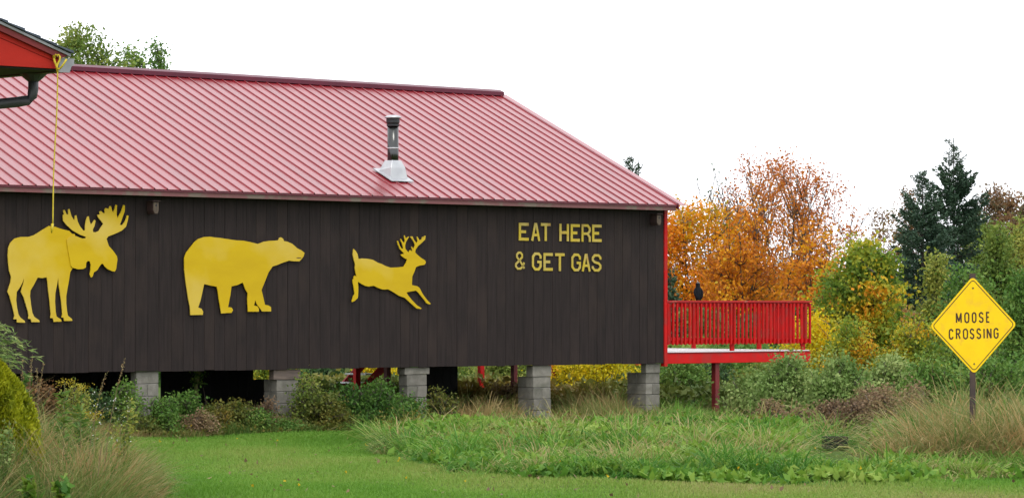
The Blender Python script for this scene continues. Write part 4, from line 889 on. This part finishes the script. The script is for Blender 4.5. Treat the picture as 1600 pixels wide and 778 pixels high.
# far wood closing the view
def thicket(name, label, x0, x1, Y, ytop, n, mat, seed, group=None):
    r = np.random.default_rng(seed); px = r.uniform(x0, x1, n); Yr = Y + r.uniform(-5, 5, n); X = (px - CX) / F * Yr
    top = zat(ytop, Y) * (.72 + .28 * waves(X[:, None], 1.1, seed)) * (.9 + .2 * waves(X[:, None], 4, seed + 1))
    z = top * r.uniform(0, 1, n) ** .8
    P = np.stack([X, Yr, z], 1); P += r.normal(size=P.shape) * .1
    ti = np.clip(waves(P * [1, .3, 1], .8, seed) * .75 + r.uniform(0, 1, n) * .25, 0, 1)
    o = leaves(name, P, .17, M[mat], None, ti, r=r); tag(o, label, 'woods', kind='stuff')
thicket('far_thicket', 'mixed autumn thicket closing the view behind the maples and spruces', 1000, 1900, 134, 425, 60000, 'L_far', 91)
thicket('middle_thicket', 'autumn coloured thicket right behind the middle trees', 1030, 1750, 100, 470, 60000, 'L_far', 94)
thicket('undergrowth', 'dense green undergrowth behind the building and deck', -300, 1750, 93, 530, 70000, 'L_green', 92)
thicket('rear_brush', 'olive brush low beneath and behind the building and the bushes', 480, 1700, 75, 598, 60000, 'L_olive', 93)

# ================================================================== GRASS
def edge_Y(px):       # near edge of the rough weeds, as depth
    y = np.interp(px, [560, 580, 600, 700, 860, 1100, 1300, 1600, 2200], [672, 684, 698, 738, 748, 752, 752, 744, 740])
    return np.where(px < 572, wall_u(px, -1.0)[1], F * H / (y - HY))
def scatter(n, Y0, Y1, p0, p1, r):
    Y = np.sqrt(r.uniform(Y0 ** 2, Y1 ** 2, n)); px = r.uniform(p0, p1, n); return (px - CX) / F * Y, Y, px
r = np.random.default_rng(101)
X, Y, px = scatter(430000, 30, 58, -60, 1660, r)
e = edge_Y(px); nearw = Y < e + r.normal(size=len(Y)) * .5; X, Y, px = X[nearw], Y[nearw], px[nearw]
P2 = np.stack([X, Y], 1)
dry = waves(P2 * [1, .45], .55, 5); near = np.clip((42 - Y) / 9, 0, 1)
ti = np.clip(dry * .62 + near * .34 * waves(P2 * [1, .5], .6, 8) * 1.3 - .17 + r.uniform(0, 1, len(X)) * .30, 0, 1)
tag(blades('lawn_grass', X, Y, r.uniform(.025, .06, len(X)) * (.7 + .6 * waves(P2, 1.5, 9)), M['G_lawn'], .011, .5, ti, r=r, z0=gz(X, Y)), 'short mown lawn in front of the building', 'grass', kind='stuff')
# rough grass, right side and behind
r = np.random.default_rng(102)
X, Y, px = scatter(12500, 38.3, 68, 572, 1720, r)
e = edge_Y(px); k = (Y > e + r.normal(size=len(Y)) * .45) & ((Y < 60) | (px > 640)) & ~((np.abs(px - 1308) < 30) & (Y > 47.3) & (Y < 48.9)); X, Y, px = X[k], Y[k], px[k]; e = edge_Y(px)
P2 = np.stack([X, Y], 1); ramp_ = np.clip((Y - e) / 4.0, 0, 1)
lump = np.clip(waves(P2 * [1, .8], 2.2, 12) * 1.5 - .25, 0, 1.2)
cap = np.where(Y < 58, np.clip(H - 165 * Y / F, .18, .55), np.clip(.14 + (Y - 58) * .03, .1, .4)) + .16 * np.clip((px - 1400) / 80, 0, 1) * (Y < 58)
flat = 1 - .95 * np.exp(-((px - 1308) / 55) ** 4) * (Y < 48.8) * np.clip((Y - 40) / 5, 0, 1)
hh = np.minimum(cap, .12 + .5 * ramp_ ** .7) * (.28 + .95 * lump) * r.uniform(.55, 1.4, len(X)) * flat
ti = np.clip(waves(P2 * [1, .6], 1.7, 14) * 1.05 + r.normal(size=len(X)) * .18 - .24 * (1 - ramp_) + .08 * (Y > 57) + .08 * (px > 1430), 0, 1)
hh = np.where((np.abs(px - 1308) < 90) & (Y > 41.3) & (Y < 49), np.minimum(hh, np.where((Y > 44.5) & (np.abs(px - 1308) < 78), .045, .12)), hh)
tag(tufts('rough_grass', X, Y, hh, 24, .16, M['G_tall'], .017, ti, r, spread=1.0), 'rough tangled uncut grass spreading from the lawn to the deck', 'grass', kind='stuff')
# strip of weeds at the foot of the piers on the left
r = np.random.default_rng(103)
px = r.uniform(-80, 640, 60000); vv = r.uniform(-1.05, .7, 60000); Y = wall_u(px, vv)[1]; X = (px - CX) / F * Y; P2 = np.stack([X, Y], 1)
hh = (.12 + .22 * np.clip((vv + 1.05) / 1.0, 0, 1)) * (.5 + waves(P2, 2.2, 17)) * r.uniform(.5, 1.3, len(X))
ti = np.clip(waves(P2, .9, 18) * .6 + r.uniform(0, 1, len(X)) * .5 - .02, 0, 1)
tag(blades('pier_foot_grass', X, Y, hh, M['G_tan'], .012, .5, ti, r=r, z0=gz(X, Y)), 'brownish grass along the foot of the left piers', 'grass', kind='stuff')
P = np.stack([X, Y, hh * r.uniform(.3, 1.1, len(X))], 1)[::4]
tag(leaves('pier_foot_weeds', P, .05, M['L_olive'], None, np.clip(waves(P[:, :2], 1.5, 19) * .7 + r.uniform(0, .5, len(P)), 0, 1), r=r), 'withered brown weeds along the foot of the left piers', 'weeds', kind='stuff')
# broad-leaved weeds in the rough grass
r = np.random.default_rng(104)
X, Y, px = scatter(12000, 38.5, 56, 600, 1700, r); e = edge_Y(px); P2 = np.stack([X, Y], 1)
k = (Y > e - .3) & (waves(P2, 1.7, 22) > .42 + .105 * np.clip((Y - e) / 3, 0, 2)) & (Y < 53) & ~((np.abs(px - 1308) < 58) & (Y > 41.5)); X, Y, px, e = X[k], Y[k], px[k], e[k]
hb = .07 + .14 * np.clip((Y - e) / 5, 0, 1.2)
cnt = 5; PX = np.repeat(X, cnt) + r.normal(size=len(X) * cnt) * .07; PY = np.repeat(Y, cnt) + r.normal(size=len(X) * cnt) * .07
PZ = np.repeat(hb, cnt) * r.uniform(.5, 1.5, len(PX)); P = np.stack([PX, PY, PZ + gz(PX, PY)], 1)
ti = np.clip(waves(P[:, :2], 1.2, 23) * .6 + r.uniform(0, .5, len(P)), 0, 1)
tag(leaves('broadleaf_weeds', P * [1, 1, 1.15], .13, M['W_broad'], None, ti, asp=.6, r=r, dirs=np.tile([0, 0, .5], (len(P), 1)), flat=.4), 'bright broad leaved weeds along the edge of the rough grass', 'weeds', kind='stuff')
# long tan grass at right by the sign and between piers and deck
def tan_clump(n, p0, p1, Y0, Y1, h0, h1, seed, name, label, mat='G_tan', width=.013, lean=.6, wind=(0, 0)):
    r = np.random.default_rng(seed); n = n // 18; X, Y, px = scatter(n, Y0, Y1, p0, p1, r); P2 = np.stack([X, Y], 1)
    edge = np.clip(np.minimum(px - p0, p1 - px) / (.25 * (p1 - p0)), 0, 1)
    hh = (h0 + (h1 - h0) * waves(P2, 2.0, seed)) * r.uniform(.45, 1.2, n) * (.45 + .55 * edge)
    ti = np.clip(waves(P2, 1.9, seed + 1) * .8 + r.normal(size=n) * .16 - .05, 0, 1)
    tag(tufts(name, X, Y, hh, 18, .10, M[mat], width, ti, r, spread=lean), label, 'grass', kind='stuff')
tan_clump(30000, 1395, 1700, 42.5, 50, .70, 1.45, 201, 'tan_grass', 'tall tan grass around the foot of the diamond sign', mat='G_dry', width=.012, lean=.8)
tan_clump(4200, 1470, 1580, 42.5, 43.8, .75, 1.1, 212, 'tan_grass', 'tall dry grass right in front of the sign post', mat='G_dry', width=.012, lean=.5)
tan_clump(14000, 1400, 1700, 41.6, 45, .20, .5, 211, 'green_grass', 'lush green grass in front of the tan grass by the sign', mat='G_tall', width=.014, lean=.9)
tan_clump(2600, 865, 1000, 58.5, 64, .4, 1.1, 202, 'tan_grass', 'dry tan grass between the two right piers', mat='G_dry', width=.010, lean=.45)
tan_clump(9000, 590, 690, 47.5, 51, .2, .5, 203, 'tan_grass', 'small dry tussock at the left tip of the rough grass', lean=.7)
tan_clump(2600, 1040, 1100, 57, 60, .4, .95, 204, 'tan_grass', 'pale grass tuft left of the red deck post', mat='G_tall', width=.010)
tan_clump(2400, 690, 830, 57.5, 62, .35, .9, 205, 'tan_grass', 'dry grass beneath the building left of the pier below the words', mat='G_dry', width=.010, lean=.5)
tan_clump(12000, 1150, 1440, 51, 56, .2, .65, 206, 'tan_grass', 'dry grass in front of the sage bushes', mat='G_dry', width=.010, lean=.6)
r = np.random.default_rng(107); X, Y, px = scatter(420, 42, 57, 590, 1700, r); e = edge_Y(px); k = (Y > e + 2) & ~((np.abs(px - 1308) < 60) & (Y < 49)); X, Y, px = X[k], Y[k], px[k]
tag(tufts('weed_stalks', X, Y, r.uniform(.35, .8, len(X)), 9, .07, M['G_dry'], .011, r.uniform(.1, 1, len(X)), r, spread=.45), 'thin dry weed stalks standing above the rough grass', 'weeds', kind='stuff')
r = np.random.default_rng(108); X, Y, px = scatter(900, 43, 56, 600, 1700, r); e = edge_Y(px); P2 = np.stack([X, Y], 1); k = (Y > e + 1.2) & (waves(P2, 1.1, 40) > .55) & ~((np.abs(px - 1308) < 60) & (Y < 49)); X, Y, px = X[k], Y[k], px[k]
m_ = 26; PX = np.repeat(X, m_) + r.normal(size=len(X) * m_) * .11; PY = np.repeat(Y, m_) + r.normal(size=len(X) * m_) * .11; P = np.stack([PX, PY, gz(PX, PY) + np.abs(r.normal(size=len(PX))) * .17 + .05], 1)
tag(leaves('olive_weeds', P, .055, M['L_olive'], None, np.clip(waves(P[:, :2], 1.6, 41) * .7 + r.uniform(-.1, .4, len(P)), 0, 1), r=r), 'olive and brown leafy weeds mixed through the rough grass', 'weeds', kind='stuff')
# foreground clump, left
r = np.random.default_rng(105)
n = 2500; X, Y, px = scatter(n, 29, 38.5, -120, 238, r); P2 = np.stack([X, Y], 1)
prof_ = np.interp(px, [-120, 0, 60, 120, 180, 225, 240], [1.1, .98, .9, .85, .72, .42, .15])
hh = 1.5 * prof_ * (.55 + .5 * waves(P2, 2.0, 25)) * r.uniform(.55, 1.1, n) * np.clip((Y - 28.5) / 3.0, .35, 1)
ti = np.clip(waves(P2 * [1.4, .7], 2.4, 26) * .85 + r.normal(size=n) * .14 - .08 + .10 * (px > 130), 0, 1)
tag(tufts('foreground_grass', X, Y, hh, 34, .10, M['G_tan'], .009, ti, r, spread=.5), 'tall mixed green and tan grass in the left foreground', 'grass', kind='stuff')
# seed-headed stalks rising out of it
def stalk(px, Y, ytop, seed, label, bend=.15, head=True):
    r = np.random.default_rng(seed); X = (px - CX) / F * Y; h_ = zat(ytop, Y)
    ro = empty('grass_stalk', (X, Y, 0), 0, label, 'grass stalk', 'seeding grass stalks in the left foreground')
    t = np.linspace(0, 1, 7); path = np.stack([bend * t ** 2.2, 0 * t, h_ * t], 1); MB().tube(path.tolist(), [.004, .004, .0035, .003, .003, .0025, .002], 5).build('stem', M['twig'], ro)
    if head:
        m = 46; tt = r.uniform(.84, 1.01, m); P = np.stack([bend * tt ** 2.2 + r.normal(size=m) * .008, r.normal(size=m) * .008, h_ * tt], 1); leaves('seed_head', P, .014, M['G_tan'], ro, r.uniform(.5, 1, m), dirs=np.tile([.2, 0, 1.], (m, 1)), r=r)
for i, (px, Yy, yt, b, lb) in enumerate([(32, 33, 562, .02, 'leftmost upright seeding stalk beside the golden cedar'), (41, 33.5, 556, .06, 'tallest thin stalk just right of the golden cedar'), (50, 34, 567, .12, 'slanting stalk third from the left photo edge'), (62, 34, 575, -.03, 'short stalk before the reddish shrub'), (135, 34, 582, .2, 'stalk leaning right before the black skirting'), (160, 32, 560, .22, 'large feathery plume stalk bending right before the wall'), (150, 31.5, 668, .08, 'pale bent stalk low in the left foreground grass')]):
    stalk(px, Yy, yt, 300 + i, lb, b)
# goldenrod plants
def goldenrod(px, Y, ytop, seed, label, w_=.05):
    r = np.random.default_rng(seed); X = (px - CX) / F * Y; h_ = zat(ytop, Y)
    ro = empty('goldenrod_plant', (X, Y, 0), 0, label, 'plant', 'goldenrod plants in the left foreground')
    MB().tube([(0, 0, 0), (.01, 0, h_ * .5), (.02, 0, h_ * .95)], [.006, .005, .003], 5).build('stem', M['greenstem'], ro)
    m = 90; z = r.uniform(.35, .88, m) * h_; a = r.uniform(0, 6.28, m); P = np.stack([np.cos(a) * .05, np.sin(a) * .05, z], 1)
    d = np.stack([np.cos(a), np.sin(a), np.full(m, .35)], 1); leaves('foliage', P, .10, M['L_green'], ro, r.uniform(.3, 1, m), dirs=d * 2, asp=.25, r=r)
    m = 130; P = np.stack([.03 + r.normal(size=m) * w_, r.normal(size=m) * w_, h_ * .96 + np.abs(r.normal(size=m)) * -.03 + r.normal(size=m) * .012], 1); tag(leaves('bloom', P, .016, M['goldenrod'], ro, r.uniform(0, 1, m), r=r), kind='stuff')
goldenrod(98, 32.5, 584, 401, 'goldenrod plant with one yellow tip, left of its pair')
goldenrod(124, 33, 592, 402, 'goldenrod plant with a drooping yellow tip, right of its pair')
goldenrod(128, 34.5, 636, 403, 'low broad goldenrod bloom right of the paired goldenrods', .055)
goldenrod(145, 34.5, 639, 404, 'lowest rightmost goldenrod bloom in the left foreground', .045)
# leafy plants in the foreground clump
def herb(px, Y, ytop, mat, seed, label, n_leaf=260, wpx=40, size=.08, asp=.5, name='leafy_weed', cat='plant'):
    r = np.random.default_rng(seed); X = (px - CX) / F * Y; h_ = zat(ytop, Y); w_ = wpx / F * Y / 2
    ro = empty(name, (X, Y, 0), 0, label, cat); m_ = MB(); P = []; Dd = []
    for s in range(6):
        a = r.uniform(0, 6.28); e_ = (math.cos(a) * w_ * r.uniform(.2, 1), math.sin(a) * w_ * r.uniform(.2, 1), h_ * r.uniform(.75, 1)); m_.tube([(0, 0, 0), (e_[0] * .4, e_[1] * .4, e_[2] * .6), e_], [.006, .004, .002], 4)
        k_ = n_leaf // 6; t = r.uniform(.25, 1, k_)[:, None]; P.append(np.array(e_) * t * np.array([t[:, 0] * 0 + 1, t[:, 0] * 0 + 1, t[:, 0] * 0 + 1]).T + r.normal(size=(k_, 3)) * .03)
        q = r.normal(size=(k_, 3)); q[:, 2] = np.abs(q[:, 2]) * .3; Dd.append(unit(q))
    m_.build('stems', M['greenstem'], ro, fixn=False); P = np.concatenate(P); leaves('foliage', P, size, M[mat], ro, r.uniform(0, 1, len(P)), dirs=np.concatenate(Dd) * 1.5, asp=asp, r=r)
herb(45, 33, 655, 'L_sage', 501, 'bluish green leafy weed right of the golden cedar\'s foot', 600, 44, .05)
herb(8, 31, 650, 'L_sage', 502, 'bluish green leafy weed at the left photo edge below the cedar', 400, 34, .05)
herb(46, 30, 742, 'W_broad', 503, 'bright green broad leaf plant at the bottom left', 60, 14, .12, .6)
herb(96, 30, 750, 'W_broad', 504, 'bright green broad leaf plant right of its twin at the bottom', 90, 26, .12, .6)
herb(188, 34, 620, 'L_ygreen', 505, 'tall weed dotted with tiny white flowers before the leftmost pier', 500, 70, .045)
herb(108, 34.5, 625, 'L_green', 506, 'leafy green weed beneath the paired goldenrods', 500, 60, .07, .3)
herb(40, 35, 590, 'L_ygreen', 507, 'narrow leaved weed with arching leaves beside the golden cedar', 300, 50, .14, .12)
r = np.random.default_rng(61); m = 60
pxs = r.uniform(140, 205, m); Ys = np.full(m, 33.7) + r.normal(size=m) * .2; P = np.stack([(pxs - CX) / F * Ys, Ys, zat(0, 1) * 0 + H + (HY - r.uniform(612, 690, m)) / F * Ys], 1)
tag(leaves('white_flowers', P, .015, M['white_flower'], None, r.uniform(0, 1, m), r=r, asp=1), 'tiny white flowers sprinkled on the tall weed before the leftmost pier', 'flowers', kind='stuff')
# dandelion-like flowers in the lawn and rough
r = np.random.default_rng(62); m = 60
X, Y, px = scatter(m, 37, 56, 230, 1600, r); P = np.stack([X, Y, gz(X, Y) + .07 + .12 * (Y > edge_Y(px))], 1); P = np.repeat(P, 6, 0) + r.normal(size=(m * 6, 3)) * .008
tag(leaves('yellow_flowers', P, .022, M['flower'], None, r.uniform(0, 1, len(P)), r=r, asp=.9), 'small yellow flowers scattered in the lawn and rough grass', 'flowers', kind='stuff')
r = np.random.default_rng(63); X, Y, px = scatter(170, 36.5, 52, 200, 1600, r); P = np.stack([X, Y, gz(X, Y) + .05], 1)
tag(leaves('fallen_leaves', P, .07, M['L_brown'], None, r.uniform(0, 1, len(P)), r=r, flat=1), 'small brown fallen leaves scattered on the lawn', 'leaves', kind='stuff')
# golden cedar
def cedar():
    r = np.random.default_rng(71); Yc = 32.5; X = (-4 - CX) / F * Yc; h_ = zat(562, Yc); R = 80 / F * Yc
    ro = empty('golden_cedar', (X, Yc, 0), 0, 'golden yellow green cedar shrub cut by the left photo edge', 'shrub')
    MB().tube([(0, 0, -.05), (0, 0, h_ * .8)], [.04, .008], 7).build('trunk', M['bark'], ro)
    n = 26000; f_ = r.uniform(.02, 1, n) ** .8; a = r.uniform(0, 6.28, n); rad = R * np.interp(f_, [0, .3, .6, .85, 1], [.8, 1, .78, .42, .06]) * (.72 + .28 * r.uniform(0, 1, n)) * (1 + .12 * np.sin(5 * a + 9 * f_) + .08 * np.sin(11 * a))
    P = np.stack([np.cos(a) * rad, np.sin(a) * rad, f_ * h_], 1); d = np.stack([np.cos(a) * .6, np.sin(a) * .6, np.ones(n)], 1)
    ti = np.clip(waves(P, 9, 72) * .6 + r.uniform(0, .5, n), 0, 1); leaves('crown', P, .05, M['L_cedar'], ro, ti, dirs=d * 1.2, asp=.4, r=r)
cedar()
# willow-like sprays entering at the left edge
def sprays():
    r = np.random.default_rng(75); Yc = 31.0
    ro = empty('willow_sapling', ((-70 - CX) / F * Yc, Yc, 0), 0, 'drooping narrow leaved branch tips entering at the left photo edge', 'tree')
    m_ = MB(); m_.tube([(0, 0, -.05), (0, 0, 1.0), (.05, 0, 2.0)], [.03, .022, .012], 6); P = []; Dd = []
    for i in range(17):
        z = r.uniform(1.62, 2.02); L = r.uniform(.38, .78); a = r.normal() * .45; up = r.uniform(.0, .35)
        t = np.linspace(0, 1, 7); path = np.stack([.02 + L * t * math.cos(a), L * t * math.sin(a), z + up * t * L - .55 * L * t ** 2], 1); m_.tube(path.tolist(), [.006, .005, .004, .003, .003, .002, .001], 4, cap=False)
        k_ = 44; tt = r.uniform(.2, 1, k_); q = np.stack([np.interp(tt, t, path[:, j]) for j in range(3)], 1); P.append(q + r.normal(size=q.shape) * .015); s_ = np.sign(r.normal(size=k_)); Dd.append(np.stack([np.ones(k_) * math.cos(a), math.sin(a) + .7 * s_, r.normal(size=k_) * .3 - .3], 1))
    m_.build('trunk', M['bark'], ro, fixn=False); P = np.concatenate(P); leaves('foliage', P, .09, M['L_sage'], ro, r.uniform(0, 1, len(P)), dirs=unit(np.concatenate(Dd)) * 2, asp=.14, r=r)
sprays()
# black box and dry curved stalk in the rough grass
Yb = 48.6
bxx, _, _ = at(1305, Yb); bb = empty('black_plastic_box', (bxx, Yb, .04), math.radians(8), 'open black plastic box half buried in the rough grass at right', 'box')
ztop = zat(681.5, Yb) - .04
MB().box(-.17, .17, -.12, -.10, -.03, ztop).build('side_panel', M['plastic'], bb, bevel=.004)
MB().box(-.17, .17, .12, .14, -.03, ztop).build('side_panel', M['plastic'], bb, bevel=.004)
MB().box(-.17, -.15, -.098, .118, -.03, ztop - .003).build('end_panel', M['plastic'], bb)
MB().box(.15, .17, -.098, .118, -.03, ztop - .003).build('end_panel', M['plastic'], bb)
MB().box(-.148, .148, -.097, .117, ztop - .05, ztop - .04).build('inner_shelf', M['plastic'], bb)
def q3(px, py, Y): a = at(px, Y, py); return a
ds = MB().tube([q3(1288, 709, 47.4), q3(1298, 707, 47.4), q3(1306, 701, 47.5), q3(1311, 697, 47.6), q3(1325, 698, 47.5), q3(1333, 701, 47.4), q3(1337, 707, 47.3), q3(1338, 713, 47.1)], [.006, .011, .012, .013, .012, .012, .011, .008], 6)
M['straw'] = surf('pale_straw', (.42, .36, .12), (.34, .27, .09), rough=.7)
tag(ds.build('bent_straw', M['straw'], None, smooth=True), 'thick pale bent straw arching before the black box', 'straw')
# brown dock stalks
def dock(px, Y, ytop, seed, label):
    r = np.random.default_rng(seed); X = (px - CX) / F * Y; h_ = zat(ytop, Y)
    ro = empty('dock_plant', (X, Y, 0), 0, label, 'plant', 'withered brown dock plants in the rough grass')
    MB().tube([(0, 0, 0), (.01, 0, h_ * .6), (.03 * r.normal(), 0, h_)], [.008, .006, .003], 5).build('stem', M['twig'], ro)
    m = 220; z = h_ * r.uniform(.3, 1, m); P = np.stack([r.normal(size=m) * .03, r.normal(size=m) * .03, z], 1); leaves('seed_head', P, .03, M['L_brown'], ro, r.uniform(0, .8, m), r=r)
    m = 9; P = np.stack([r.normal(size=m) * .08, r.normal(size=m) * .08, h_ * r.uniform(.2, .7, m)], 1); leaves('leaves', P, .16, M['L_olive'], ro, r.uniform(.4, 1, m), asp=.35, r=r)
dock(1024, 46, 682, 601, 'brown dock plant below the corner pier')
dock(1250, 43, 722, 602, 'brown dock clump low left of the black box')
dock(1402, 46, 697, 603, 'small brown dock plant right of the black box')
dock(1516, 44, 708, 604, 'dark brown dock plant beneath the diamond sign')
dock(1222, 42, 745, 605, 'lowest brown dock clump near the lawn edge at right')
dock(1075, 47, 680, 606, 'tan drooping dock plant left of the red deck post')
print('objects', len(bpy.data.objects))
